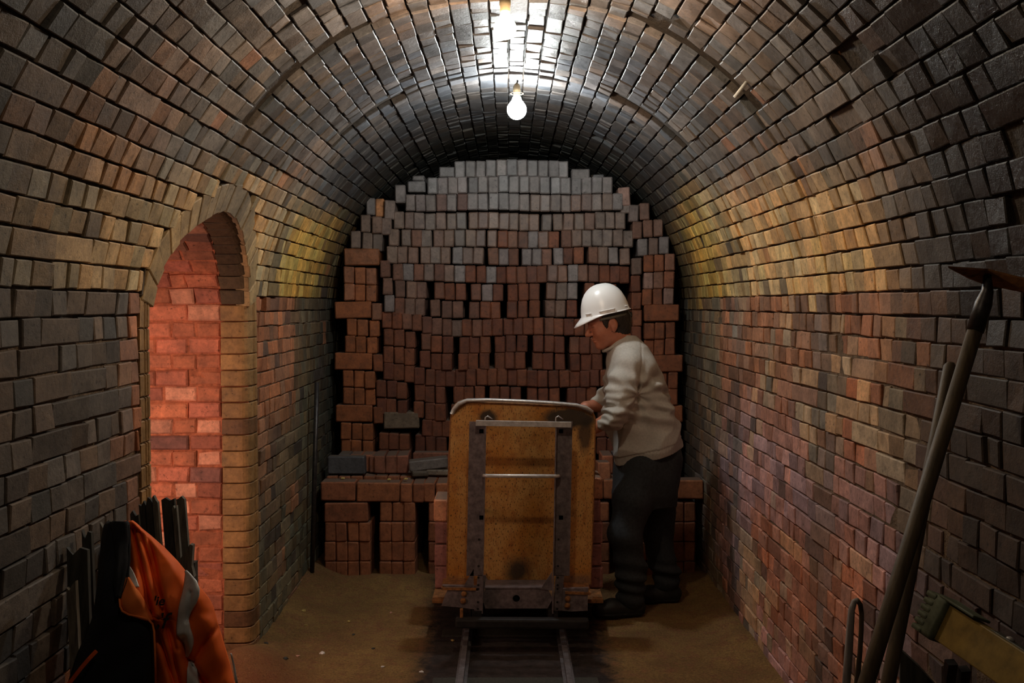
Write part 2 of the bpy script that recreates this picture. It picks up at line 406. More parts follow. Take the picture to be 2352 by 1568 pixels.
TAN = (0.60, 0.40, 0.19); GOLD = (0.62, 0.37, 0.08); BRN = (0.20, 0.125, 0.075); GRY = (0.155, 0.13, 0.11)
RED = (0.50, 0.185, 0.085); PURP = (0.55, 0.32, 0.31); BLK = (0.026, 0.021, 0.018); GRN = (0.16, 0.14, 0.085); STEELY = (0.16, 0.15, 0.155)
def zone(s, y):
    x, z, nx, nz = path(s)
    left = x < 0
    n1 = vnoise(y * 1.3, s * 1.3, seed=1); n2 = vnoise(y * 3.1, s * 3.4, seed=2); n3 = vnoise(y * 0.9 + 7, s * 2.2, seed=3)
    gloss = 0.15
    if z < ZS + 0.10 + (n2 - 0.5) * (0.05 if left else 0.16):
        if left:
            c = mixc(BRN, GRY, n1)
            if y > 4.5: c = mixc(mixc(RED, BRN, 0.35), GRN, sm(1.3, 0.5, z + (y - 4.6) * -0.35 + n2 * 0.4))
            c = mixc(c, RED, 0.55 * sm(0.66, 0.85, n2))
            c = mixc(c, GRN, sm(5.3, 5.8, y) * 0.7)
            if y > 5.5: c = mixc(c, (0.10, 0.09, 0.05), 0.6)
        else:
            c = mixc(mixc(BRN, RED, 0.45), PURP, sm(1.35, 0.75, z + 0.3 * (n1 - 0.5)))
            c = mixc(c, RED, 0.8 * sm(0.5, 0.75, n3) * sm(3.0, 3.4, y))
            c = mixc(c, (0.56, 0.42, 0.25), 0.7 * sm(0.62, 0.8, n2)) if random.random() < 0.6 else mixc(c, (0.50, 0.36, 0.22), 0.5 * (random.random() < 0.25))
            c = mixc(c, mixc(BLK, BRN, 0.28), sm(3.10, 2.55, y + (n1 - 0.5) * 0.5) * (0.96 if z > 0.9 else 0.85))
            c = mixc(c, GRY, 0.75 * math.exp(-((y - 3.72) / 0.14) ** 2) + 0.7 * math.exp(-((y - 5.15) / 0.14) ** 2))
            c = mixc(c, GRN, sm(5.35, 5.7, y) * 0.75)
            if y < 2.9: gloss = 0.45 * sm(1.0, 1.5, z)
    else:
        up = z - ZS
        side = sm(0.72, 0.45, up + (n1 - 0.5) * 0.35)          # tan belt above the springing
        c = mixc(GRY, STEELY, sm(0.8, 1.1, up))
        c = mixc(c, (0.25, 0.17, 0.125), 0.45 * sm(0.5, 0.8, n2))
        if left:
            belt = mixc(TAN, GOLD, sm(4.7, 5.2, y))
            amt = side * sm(2.3, 3.3, y + (n3 - 0.5) * 0.8)
            c = mixc(c, belt, amt * 0.95)
            c = mixc(c, (0.10, 0.085, 0.055), 0.75 * math.exp(-((y - 4.86) / 0.10) ** 2) * side)
        else:
            belt = mixc((0.72, 0.45, 0.20), GOLD, sm(5.0, 5.6, y))
            amt = side * sm(2.75, 3.3, y + (n3 - 0.5) * 0.6)
            c = mixc(c, belt, amt * 0.95)
            c = mixc(c, (0.13, 0.105, 0.05), 0.75 * math.exp(-((y - 4.98) / 0.17) ** 2) * side)
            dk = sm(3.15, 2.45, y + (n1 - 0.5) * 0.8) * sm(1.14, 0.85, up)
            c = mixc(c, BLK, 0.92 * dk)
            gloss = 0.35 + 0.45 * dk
        c = mixc(c, (0.45, 0.17, 0.06), 0.3 * sm(0.76, 0.9, n2) * sm(0.9, 0.5, up))
        gloss = max(gloss, 0.25 + 0.35 * sm(0.5, 1.0, up))
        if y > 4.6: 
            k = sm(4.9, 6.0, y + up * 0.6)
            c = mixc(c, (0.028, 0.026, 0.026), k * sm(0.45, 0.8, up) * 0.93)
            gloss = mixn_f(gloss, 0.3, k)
    # sooted far end, near end darkened in colour to offset the added fill lamp
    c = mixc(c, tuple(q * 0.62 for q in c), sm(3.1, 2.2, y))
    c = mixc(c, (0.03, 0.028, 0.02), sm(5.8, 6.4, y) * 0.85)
    v = random.uniform(0.62, 1.36)
    h = random.uniform(-0.16, 0.16)
    c = (c[0] * v * (1 + h), c[1] * v, c[2] * v * (1 - h))
    if random.random() < 0.012 and z < 2.45: c = mixc(c, (0.45, 0.18, 0.08), 0.5)
    if random.random() < 0.05: c = mixc(c, (0.06, 0.05, 0.045), 0.7)
    return (*[min(0.8, max(0.008, q)) for q in c], min(1, max(0, gloss + random.uniform(-0.12, 0.12))))

def mixn_f(a, b, t): return a * (1 - t) + b * t

BRICK_F = [(0, 1, 2, 3), (0, 4, 5, 1), (1, 5, 6, 2), (2, 6, 7, 3), (3, 7, 4, 0), (4, 8, 9, 5), (5, 9, 10, 6), (6, 10, 11, 7), (7, 11, 8, 4)]
def wall_brick(s0, s1, y0, y1, prot, depth=0.055, ch=0.0032, jit=0.0022, tilt=0.004):
    """a brick laid in the tunnel lining: chamfered, uneven; returns 12 verts"""
    sc = (s0 + s1) / 2
    V = []
    ty, ts = random.uniform(-tilt, tilt), random.uniform(-tilt * 0.6, tilt * 0.6)
    corners = [(s0, y0, -1, -1), (s0, y1, -1, 1), (s1, y1, 1, 1), (s1, y0, 1, -1)]
    js = [(random.uniform(-jit, jit), random.uniform(-jit, jit), random.uniform(-jit, jit)) for _ in corners]
    for inset, off in ((ch, 0.0), (0.0, -ch), (0.0, -depth)):
        for (s, y, a, b), (j1, j2, j3) in zip(corners, js):
            ss = s - a * inset + j1; yy = y - b * inset + j2
            x, z, nx, nz = path(sc)
            # tangent along s
            tx, tz = -nz, nx
            ds = ss - sc
            x0, z0 = x, z
            p = prot + off + (ty * b + ts * a + j3 * 0.7 if off > -depth else 0)
            V.append((x0 + tx * ds + nx * p, yy, z0 + tz * ds + nz * p))
    return V

class Lining:
    def __init__(s): s.items = []
    def add(s, V, col, rank): s.items.append((rank, V, col))

lin = {'wall_left': Lining(), 'ceiling': Lining(), 'wall_right': Lining()}

def screen_rank(V):
    c = [sum(v[i] for v in V[:4]) / 4 for i in range(3)]
    q = project(c)
    if q is None or not (-20 < q[0] < 2372 and -20 < q[1] < 1588): return 0
    pr = [project(v) for v in V[:4]]
    if any(p is None for p in pr): return 0
    a = 0
    for i in range(4):
        p, r = pr[i], pr[(i + 1) % 4]; a += p[0] * r[1] - r[0] * p[1]
    return abs(a) / 2

# missing or broken bricks seen in the photograph
holes = [hit_tunnel(2338, 285), hit_tunnel(1528, 62), hit_tunnel(1560, 318), hit_tunnel(1500, 45)]
holes = [(h[1], h[0].y) for h in holes]
broken = [hit_tunnel(1955, 118), hit_tunnel(2325, 476)]
broken = [(h[1], h[0].y) for h in broken]

# grooves between the vault rings: (y, width, s range from the springing as angle in degrees, colour)
GROOVE_COL = (0.20, 0.10, 0.035, 0.2)
def groove(s, y):
    if not (ZS + 0.05 < s < ZS + ARC - 0.05): return 0
    a = math.degrees((s - ZS) / R)
    if 3.54 < y < 3.65 and (38 < a < 66 or 112 < a < 139): return 1
    if 4.72 < y < 4.81 and (46 < a < 64 or 116 < a < 137): return 1
    if 5.89 < y < 5.97 and (48 < a < 64 or 116 < a < 134): return 2
    return 0

ncourse = int(round(S_TOT / COURSE)); pitch = S_TOT / ncourse
RINGS = [3.54, 3.65, 4.72, 4.81, 5.89, 5.97]
for j in range(ncourse):
    s0, s1 = j * pitch, (j + 1) * pitch
    sc = (s0 + s1) / 2
    x, z, nx, nz = path(sc)
    which = 'wall_left' if (sc < ZS) else ('ceiling' if sc < ZS + ARC else 'wall_right')
    vault = which == 'ceiling'
    coff = random.uniform(-0.0035, 0.0035) + (random.uniform(-0.002, 0.002) if vault else 0)
    # breaks along the course
    y = Y0 - random.uniform(0, 0.11)
    cuts = []
    while y < Y1:
        r = random.random()
        L = 0.226 if r < (0.04 if vault else 0.13) else (0.072 if r < (0.14 if vault else 0.26) else (0.099 if vault else 0.105))
        L *= random.uniform(0.96, 1.03)
        a, b = y, y + L
        if vault:
            for g in RINGS:
                if a < g - 0.02 < b - 0.02: b = g; break
        if b - a > 0.028: cuts.append((a, b))
        y = b
    left_door = sc < ZS + 0.9 and x < 0
    for a, b in cuts:
        segs = [(a, b)]
        if left_door:
            hw = door_half(z, 0.125)
            if z < 1.62: hw = DH + 0.133
            if hw is not None:
                d0, d1 = DC - hw, DC + hw
                segs = []
                if a < d0: segs.append((a, min(b, d0)))
                if b > d1: segs.append((max(a, d1), b))
        for a2, b2 in segs:
            if b2 - a2 < 0.022: continue
            ym = (a2 + b2) / 2
            if any(abs(sc - h[0]) < pitch * 0.55 and abs(ym - h[1]) < 0.06 for h in holes): continue
            wob = 0.010 * (vnoise(ym * 1.7, sc * 2.3, seed=9) - 0.5)
            prot = coff + wob + random.uniform(-0.003, 0.003) + 0.003
            gr = groove(sc, ym)
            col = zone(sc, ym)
            if gr: prot = -0.034 + random.uniform(-0.010, 0.008); col = (0.36, 0.17, 0.06, 0.15) if gr == 1 else (0.34, 0.20, 0.05, 0.2)
            if any(abs(sc - h[0]) < pitch * 0.55 and abs(ym - h[1]) < 0.06 for h in broken): prot = -0.02; col = (0.55, 0.27, 0.13, 0.1)
            if vault and ym > 3.65 and ym < 3.76: prot += 0.008
            if vault and ym > 4.81 and ym < 4.92: prot += 0.008
            gap_s = random.uniform(0.0015, 0.0045) if not vault else random.uniform(0.0012, 0.005)
            gap_y = random.uniform(0.001, 0.003)
            if vault and random.random() < 0.05: prot += random.uniform(-0.014, 0.006)
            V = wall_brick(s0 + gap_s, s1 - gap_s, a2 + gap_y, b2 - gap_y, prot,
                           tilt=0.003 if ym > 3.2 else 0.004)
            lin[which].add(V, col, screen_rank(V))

def shell(name, s_a, s_b, mat):
    """the clay bed the bricks are set in, a thick skin with the doorway left open"""
    V = []; Fs = []; idx = {}
    off = -0.016 if 'wall' not in name else -0.0065
    ns = max(2, int((s_b - s_a) / 0.0365)); ys = list(np.arange(-1.6, Y1 + 0.01, 0.1))
    ys = sorted(set([round(v, 4) for v in ys] + [DY0 - 0.03, DY1 + 0.03]))
    def vid(i, k):
        if (i, k) not in idx:
            s = s_a + (s_b - s_a) * i / ns
            x, z, nx, nz = path(min(max(s, 1e-4), S_TOT - 1e-4)); idx[(i, k)] = len(V); V.append((x + nx * off, ys[k], z + nz * off))
        return idx[(i, k)]
    for i in range(ns):
        sc = s_a + (s_b - s_a) * (i + 0.5) / ns
        x, z, nx, nz = path(sc)
        for k in range(len(ys) - 1):
            yc = (ys[k] + ys[k + 1]) / 2
            if x < 0:
                hw = door_half(z, 0.03)
                if hw is not None and abs(yc - DC) < hw: continue
            Fs.append((vid(i, k), vid(i, k + 1), vid(i + 1, k + 1), vid(i + 1, k)))
    o = mesh_obj(name, V, Fs, mat)
    md = o.modifiers.new('thick', 'SOLIDIFY'); md.thickness = 0.12; md.offset = 1.0 if False else -1.0
    return o

parents = {}
parents['wall_left'] = tag(shell('wall_left', 0, ZS, M['mortar_wall']), 'brick side wall of the kiln on the doorway side', kind='structure')
parents['ceiling'] = tag(shell('ceiling', ZS, ZS + ARC, M['mortar_vault']), 'round brick vault blackened by soot over the kiln', kind='structure')
parents['wall_right'] = tag(shell('wall_right', ZS + ARC, S_TOT, M['mortar_wall']), 'unbroken brick side wall of the kiln behind the tools', kind='structure')
for key, L_ in lin.items():
    items = sorted(L_.items, key=lambda t: -t[0])
    # shell normals point outwards by sections, so build bricks as they are
    for rank, V, col in items[:298]:
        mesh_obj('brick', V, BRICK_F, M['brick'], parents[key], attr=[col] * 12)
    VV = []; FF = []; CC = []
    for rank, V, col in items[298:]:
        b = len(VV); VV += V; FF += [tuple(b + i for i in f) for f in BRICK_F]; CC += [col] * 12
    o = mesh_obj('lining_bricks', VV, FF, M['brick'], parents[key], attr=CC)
    o['kind'] = 'stuff'

# far end and the end behind the camera
def end_wall(name, Y, th, label):
    pts = [Vector((-R - 0.1, Y, -0.05)), Vector((R + 0.1, Y, -0.05))] + [Vector(((R + 0.1) * math.cos(t), Y, ZS + (R + 0.1) * math.sin(t))) for t in np.linspace(0, math.pi, 25)]
    o = MB().prism(pts, (0, th, 0)).build(name, M['dark'])
    return tag(o, label, kind='structure')
end_wall('wall_back', Y1 - 0.05, 0.1, 'sooty closed end of the kiln behind the brick stack')
end_wall('wall_front', -1.6, 0.1, 'dark end of the kiln behind the viewer')

# ------------------------------------------------------------------ floor
def floor_h(x, y):
    h = 0.012 * (vnoise(x * 2.5, y * 2.5, seed=4) - 0.5) + 0.008 * (vnoise(x * 9, y * 9, seed=5) - 0.5)
    h += 0.055 * sm(-0.93, -1.2, x) * (0.5 + vnoise(x * 3, y * 2, seed=6)) + 0.05 * sm(0.93, 1.2, x) * (0.4 + vnoise(x * 3, y * 2, seed=7))
    h += 0.05 * math.exp(-((y - 5.80) / 0.16) ** 2) * (0.2 + vnoise(x * 4, 3, seed=8)) * (1 if abs(x) > 0.42 else 0.3)
    h += 0.10 * math.exp(-(((x + 1.12) / 0.2) ** 2 + ((y - 4.25) / 0.25) ** 2))
    return h - 0.005
xs = np.linspace(-1.22, 1.22, 82); ys = np.linspace(-1.6, 8.1, 260)
V = [(x, y, floor_h(x, y)) for y in ys for x in xs]
Fs = [(j * 82 + i, j * 82 + i + 1, (j + 1) * 82 + i + 1, (j + 1) * 82 + i) for j in range(259) for i in range(81)]
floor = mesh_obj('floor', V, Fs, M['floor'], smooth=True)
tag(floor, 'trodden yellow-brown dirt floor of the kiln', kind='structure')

# ------------------------------------------------------------------ doorway with its rounded brick jamb, arch and red passage
door = empty('door_1', (-1.25, DC, 0))
tag(door, 'arched wicket doorway through the brick side wall', kind='structure')
# profile path of the opening: up the far jamb, over the arch, down the near jamb
prof = []
z = 0.0
N_ = 70
pts = []
for t in np.linspace(0, 1, 400):
    pts.append((DY1, DZS * t))
for t in np.linspace(0, 1, 600)[1:]:
    zz = DZS + (DZA - DZS) * (1 - (1 - t) ** 2)
    hw = (door_half(min(zz, DZA - 1e-6)) or 0)
    pts.append((DC + hw, zz))
half = pts
full = half + [(2 * DC - y, z) for y, z in reversed(half)]
cum = [0]
for i in range(1, len(full)): cum.append(cum[-1] + math.hypot(full[i][0] - full[i - 1][0], full[i][1] - full[i - 1][1]))
PL = cum[-1]
cum = np.array(cum); fy = np.array([p[0] for p in full]); fz = np.array([p[1] for p in full])
def dprof(u):
    u = min(max(u, 0), PL)
    y = float(np.interp(u, cum, fy)); z = float(np.interp(u, cum, fz))
    u2, u1 = min(u + 0.012, PL), max(u - 0.012, 0)
    ty = float(np.interp(u2, cum, fy) - np.interp(u1, cum, fy)); tz = float(np.interp(u2, cum, fz) - np.interp(u1, cum, fz))
    l = math.hypot(ty, tz) or 1
    return y, z, -tz / l, ty / l      # inward normal (to the opening)
def opening_brick(u0, u1, xa, xb, prot, depth=0.10, ch=0.004, jit=0.002, col=(0.4, 0.2, 0.1, 0.2)):
    """brick lining the opening between x=xa (room side) and xb (outer)"""
    V = []
    cs = [(u0, xa, -1, 1), (u1, xa, 1, 1), (u1, xb, 1, -1), (u0, xb, -1, -1)]
    js = [(random.uniform(-jit, jit), random.uniform(-jit, jit), random.uniform(-jit, jit)) for _ in cs]
    for inset, off in ((ch, 0), (0, -ch), (0, -depth)):
        for (u, x, a, b), (j1, j2, j3) in zip(cs, js):
            y, z, ny, nz = dprof(u - a * inset + j1)
            V.append((x - b * inset + j2, y - 0.0 + ny * (prot + off + j3), z + nz * (prot + off + j3)))
    return V
def xv(z):
    return -R if z < ZS else -math.sqrt(max(0.01, R * R - (z - ZS) ** 2))
nb = int(PL / COURSE); dp = PL / nb
for i in range(nb):
    u0, u1 = i * dp, (i + 1) * dp
    y, z, ny, nz = dprof((u0 + u1) / 2)
    g = 0.0022 if random.random() < 0.8 else 0.004
    far = y > DC
    # rounded ring brick: plan curve from the wall face into the jamb
    X = xv(z)
    rr = 0.050
    v = random.uniform(0.75, 1.2)
    tan = (0.36 * v, 0.20 * v, 0.075 * v, 0.35)
    if random.random() < 0.2: tan = (0.22 * v, 0.11 * v, 0.05 * v, 0.3)
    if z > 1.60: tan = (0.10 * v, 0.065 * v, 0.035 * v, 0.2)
    # section in (x, outward n): list of (x offset inward from X, n offset outward(+ = away from the opening))
    sect = [(0.003, 0.130), (0.003, 0.094), (-0.004, 0.090), (-0.004, 0.084), (0.003, 0.080), (0.003, 0.072), (-0.004, 0.068), (-0.004, 0.062), (0.003, 0.058), (0.002, rr)]
    for k in range(1, 6):
        a = k / 6 * math.pi / 2
        sect.append((-(rr * (1 - math.cos(a))) + 0.002, rr * (1 - math.sin(a))))
    sect += [(-rr, 0.0), (-0.128 + random.uniform(-0.003, 0.003), 0.0 + random.uniform(-0.002, 0.003)), (-0.13, 0.11)]
    V = []
    for u in (u0 + g, u0 + g + 0.003, u1 - g - 0.003, u1 - g):
        ins = 0.003 if u in (u0 + g, u1 - g) else 0.0
        yy, zz, n_y, n_z = dprof(u)
        Xz = X
        for dx, dn in sect:
            dn2 = dn + ins
            V.append((Xz + dx - (ins if dn > 0.02 else 0), yy - n_y * dn2, zz - n_z * dn2))
    m_ = len(sect)
    Fz = [(r * m_ + k, r * m_ + (k + 1) % m_, (r + 1) * m_ + (k + 1) % m_, (r + 1) * m_ + k) for r in range(3) for k in range(m_)]
    Fz += [tuple(range(m_ - 1, -1, -1)), tuple(3 * m_ + k for k in range(m_))]
    mesh_obj('brick', V, Fz, M['brick'], None, attr=[tan] * len(V)).parent = door
    # red bricks of the passage
    xcur = X - 0.134
    k = 0
    odd = i % 2
    while xcur > -2.05:
        L_ = (0.15 if k == 0 else random.choice([0.07, 0.11, 0.15, 0.22])) if odd else (0.115 if k == 0 else random.choice([0.11, 0.15, 0.2]))
        xn = max(xcur - L_, -2.06)
        if xcur - xn < 0.03: break
        q = random.uniform(0.65, 1.25)
        rc = mixc((0.60, 0.20, 0.10), (0.46, 0.15, 0.10), random.random() ** 1.5)
        if random.random() < 0.08: rc = (0.26, 0.11, 0.09)
        if random.random() < 0.18: rc = (0.75, 0.34, 0.22)
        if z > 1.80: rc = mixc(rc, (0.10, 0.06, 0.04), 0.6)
        pr = -0.018 + random.uniform(-0.008, 0.008)
        V = opening_brick(u0 + 0.003, u1 - 0.003, xcur - 0.002, xn + 0.002, pr, ch=0.007, jit=0.004)
        if far or z > DZS - 0.1:
            o = mesh_obj('brick', V, BRICK_F, M['brick'], door, attr=[(*[c * q for c in rc], 0.15)] * 12)
        xcur = xn; k += 1
for o in door.children: o.matrix_parent_inverse = Matrix.Translation(door.location).inverted()
# mortar bed of the passage
V = []; Fs = []
us = np.linspace(0, PL, 90)
for u in us:
    y, z, ny, nz = dprof(float(u))
    for X_ in (xv(z) - 0.012, -2.15):
        V.append((X_, y - ny * 0.036, z - nz * 0.036))
Fs = [(2 * i, 2 * i + 1, 2 * i + 3, 2 * i + 2) for i in range(len(us) - 1)]
mo = mesh_obj('mortar_bed', V, Fs, simple('red_clay_mortar', (0.44, 0.14, 0.07), 0.95, 0, 30, 0.5, 0.8, 0.01))
md = mo.modifiers.new('t', 'SOLIDIFY'); md.thickness = 0.02; md.offset = 0
adopt(mo, door)
adopt(MB().box((-2.14, DC, 1.1), (0.06, 1.5, 2.3)).build('closing_board', M['mortar_wall']), door)
adopt(MB().box((-1.68, DC, -0.03), (1.0, 1.5, 0.06)).build('passage_floor', M['floor']), door)

# voussoirs on the wall face
us0 = float(np.interp(1.62, fz[:len(half)], cum[:len(half)])); us1 = PL - us0
nv = int((us1 - us0) / 0.070); dv = (us1 - us0) / nv
for i in range(nv):
    ua, ub = us0 + i * dv, us0 + (i + 1) * dv
    v = random.uniform(0.75, 1.15)
    zc = dprof((ua + ub) / 2)[1]
    c = mixc((0.42, 0.28, 0.13), (0.22, 0.18, 0.13), sm(1.8, 2.05, zc))
    V = []
    cs = [(ua + 0.0015, 0.008), (ub - 0.0015, 0.008), (ub - 0.0015, 0.118), (ua + 0.0015, 0.118)]
    cs = [(u + random.uniform(-0.0015, 0.0015), d + random.uniform(-0.003, 0.006)) for u, d in cs]
    pr = random.uniform(0.0, 0.010)
    for lay in range(3):
        ins = 0.003 if lay == 0 else 0
        for q, (u, d) in enumerate(cs):
            y, z, ny, nz = dprof(u + (ins if q in (0, 3) else -ins))
            dd = d + (ins if q in (0, 1) else -ins)
            yy, zz = y - ny * dd, z - nz * dd
            s = s_at_z_left(zz); x, z2, nx, nz2 = path(s)
            p = (pr, pr - 0.003, -0.06)[lay]
            V.append((x + nx * p, yy, zz + nz2 * p))
    adopt(mesh_obj('voussoir', V, BRICK_F, M['brick'], None, attr=[(*[q_ * v for q_ in c], 0.25)] * 12), door)

# ------------------------------------------------------------------ stacked bricks
ORD = ['first', 'second', 'third', 'fourth', 'fifth', 'sixth', 'seventh', 'eighth', 'ninth', 'tenth', 'eleventh', 'twelfth', 'thirteenth', 'fourteenth', 'fifteenth', 'sixteenth', 'seventeenth', 'eighteenth', 'nineteenth', 'twentieth', 'twenty-first', 'twenty-second', 'twenty-third', 'twenty-fourth', 'twenty-fifth', 'twenty-sixth', 'twenty-seventh', 'twenty-eighth', 'twenty-ninth', 'thirtieth', 'thirty-first', 'thirty-second', 'thirty-third']
BX = [(0, 2, 3, 1)]
def loose_brick(c, size, rot=(0, 0, 0), jit=0.002, bev=0.007):
    """a loose brick (12-vert-per-end chamfered block) centred at c"""
    hx, hy, hz = [q / 2 for q in size]
    V = []
    E = Matrix.Rotation(rot[2], 3, 'Z') @ Matrix.Rotation(rot[1], 3, 'Y') @ Matrix.Rotation(rot[0], 3, 'X')
    jits = {}
    for ye, ins in ((-hy, bev), (-hy + bev, 0.0), (hy - bev, 0.0), (hy, bev)):
        ring = []
        b = bev * 0.8
        for sx, sz in ((-1, -1), (1, -1), (1, 1), (-1, 1)):
            key = (sx, sz)
            if key not in jits: jits[key] = (random.uniform(-jit, jit), random.uniform(-jit, jit))
            jx, jz = jits[key]
            ax, az = hx - ins, hz - ins
            if (sx * sz) > 0: pp = [(sx * ax, sz * (az - b)), (sx * (ax - b), sz * az)]
            else: pp = [(sx * (ax - b), sz * az), (sx * ax, sz * (az - b))]
            for p in pp: ring.append(Vector((p[0] + jx, ye, p[1] + jz)))
        V += ring
    V = [E @ v + Vector(c) for v in V]
    n = 8
    Fs = [tuple(range(n)), tuple(3 * n + k for k in range(n - 1, -1, -1))]
    Fs += [(r * n + k, (r + 1) * n + k, (r + 1) * n + (k + 1) % n, r * n + (k + 1) % n) for r in range(3) for k in range(n)]
    return V, Fs

GREY_TOP = (0.19, 0.183, 0.185)
def stack_col(x, z, left=False, orange=0.0):
    """colour of a brick of the tall stack: ash grey at the top, red lower down"""
    n = vnoise(x * 3.0 + 5, z * 3.5, seed=21); r = random.random()
    t = sm(2.22, 1.50, z + (n - 0.5) * 0.6 + (r - 0.5) * 0.5)
    red = mixc((0.125, 0.038, 0.020), (0.18, 0.058, 0.025), random.random())
    grey = mixc(mixc((0.15, 0.12, 0.105), GREY_TOP, sm(2.12, 2.34, z)), (0.19, 0.12, 0.085), random.random() * (0.8 if z < 2.3 else 0.3))
    c = mixc(grey, red, t)
    look = 'ash-grey' if t < 0.33 else ('grey-and-red' if t < 0.7 else 'red')
    if z < 2.15 and z > 1.62 and r > 0.82: c = mixc(c, (0.20, 0.19, 0.195), 0.6); look = 'silvery grey'
    if orange and z < 1.95: c = mixc(c, (0.30, 0.095, 0.03), orange); look = 'orange-red'
    v = random.uniform(0.82, 1.15)
    g = 0.5 if t < 0.5 else 0.2
    return (*[q * v for q in c], g + random.uniform(-0.1, 0.15)), look

ALLB = []   # (rank key, V, F, colour, label, group)
YS = 6.50; SCL = YS / F
def place(px0, px1, py0, py1, Y, depth, col, label, group, prio, rot=None, jy=0.012):
    a = W(px0, py1, Y); b = W(px1, py0, Y)
    cx, cz = (a.x + b.x) / 2, (a.z + b.z) / 2
    size = (b.x - a.x - 0.0015, depth, b.z - a.z - 0.0005)
    if rot is None: rot = (random.uniform(-0.006, 0.006), random.uniform(-0.018, 0.018), random.uniform(-0.03, 0.03))
    V, Fs = loose_brick((cx, Y + depth / 2 + random.uniform(-jy, jy), cz), size, rot)
    ALLB.append((prio, V, Fs, col, label, group))

def sag(px):
    return sm(868, 1030, px)
# central rows: (py at the centre, x start, x end, brick width, kind)  kind: s solid, g3 groups of three with gaps, sp loosely spaced
rows = [
    (368, 1045, 1311, 's'), (405, 981, 1402, 's'), (445, 932, 1426, 's'), (486, 905, 1447, 's2'), (526, 893, 1457, 's2'),
    (566, 888, 1451, 'sp'), (607, 902, 1452, 's'), (648, 908, 1432, 'g3'), (688, 905, 1436, 'g3'), (729, 876, 1440, 's'),
    (769, 880, 1440, 'g3'), (808, 880, 1440, 'g3'), (846, 880, 1440, 's'), (886, 864, 1440, 'g3'), (926, 864, 1440, 'g3'),
    (965, 968, 1445, 's'), (1004, 870, 1445, 'g3'), (1043, 870, 1445, 'g3')]
H = 39.6
TG = 'bricks of the tall stack'
for ri, (py, xa, xb, kind) in enumerate(rows):
    x = xa; i = 0; bw = 23.6
    drift = 0
    while x + bw * 0.7 < xb:
        w = bw * random.uniform(0.96, 1.05)
        amp = 2 if ri < 3 else (6 if ri < 9 else 15)
        dy = (sag(x) - 1) * amp + (3 if ri >= 3 else 0) + random.uniform(-0.7, 0.7) + 2.2 * math.sin(x * 0.02 + ri * 0.6)
        if kind == 'g3' and i % 3 == 0 and i > 0: x += random.uniform(8, 15)
        if kind == 'sp' and i % 3 == 0 and i > 0: x += random.uniform(3, 9)
        if kind == 's2' and random.random() < 0.12: x += 4
        if x + w > xb + 8: break
        p0, p1 = x, x + w
        c0 = W((p0 + p1) / 2, py + dy + 20, YS)
        col, look = stack_col(c0.x, c0.z)
        label = f"{look} brick, {ORD[i]} from the left in the {ORD[ri]} full row down the tall stack"
        place(p0, p1, py + dy, py + dy + H - 0.8, YS, 0.228, col, label, TG, ri)
        if kind in ('g3',): x = p1 + random.uniform(0, 2.0)
        else: x = p1
        i += 1
# side pieces beside the centre
def side(px0, px1, py0, py1, lab, orange=0.0, prio=2, dyy=0.0, rot=None, col=None):
    c0 = W((px0 + px1) / 2, (py0 + py1) / 2, YS)
    cc, look = stack_col(c0.x, c0.z, True, orange)
    if col: cc = col
    place(px0, px1, py0, py1, YS + dyy, 0.228, cc, lab.replace('LOOK', look), TG, prio, rot)
side(1008, 1044, 383, 406, 'short grey brick end left of the topmost row of the tall stack', prio=0)
side(1312, 1354, 387, 412, 'brick laid flat right of the topmost row of the tall stack', prio=0)
side(1357, 1388, 400, 414, 'small dark slab against the right end of the second stack row', prio=0, dyy=0.12)
side(936, 977, 415, 441, 'grey brick laid flat left of the second row of the tall stack', prio=0)
side(948, 976, 403, 415, 'dark half brick perched above the left end of the stack', prio=0, dyy=0.1)
side(908, 931, 424, 465, 'upright grey brick left of the third row of the tall stack', prio=0)
side(1426, 1449, 470, 490, 'short grey brick right of the third stack row', prio=0)
side(1421, 1448, 430, 473, 'tilted pinkish brick at the right shoulder of the tall stack', prio=0, rot=(0, -0.06, 0), col=(0.34, 0.21, 0.17, 0.2))
side(841, 861, 454, 494, 'dark brick at the left shoulder of the tall stack', prio=0)
side(862, 882, 456, 497, 'orange faced brick at the left shoulder of the tall stack', prio=0, col=(0.46, 0.20, 0.08, 0.2), dyy=0.03)
side(883, 907, 459, 504, 'dark brick right of the orange one at the left shoulder', prio=0)
side(1444, 1467, 470, 509, 'grey chipped brick low on the right shoulder of the stack', prio=0)
side(1468, 1492, 466, 505, 'grey rounded brick at the end of the right shoulder', prio=0)
for row, y0, xs_ in ((0, 493, (828, 854, 877)), (1, 530, (805, 832, 856))):
    for k, xx in enumerate(xs_):
        side(xx, xx + 23, y0 + k * 3.5, y0 + 39.5 + k * 3.5, f"LOOK brick of the left shoulder, {ORD[row]} course down, {ORD[k]} from the wall", prio=1)
for row, y0, xs_ in ((0, 503, (1452, 1478, 1501)), (1, 543, (1465, 1490, 1515))):
    for k, xx in enumerate(xs_):
        side(xx, xx + 23, y0 - k * 2.5 + 5, y0 + 39.5 - k * 2.5 + 5, f"LOOK brick of the right shoulder, {ORD[row]} course down, {ORD[2 - k]} from the wall", prio=1)
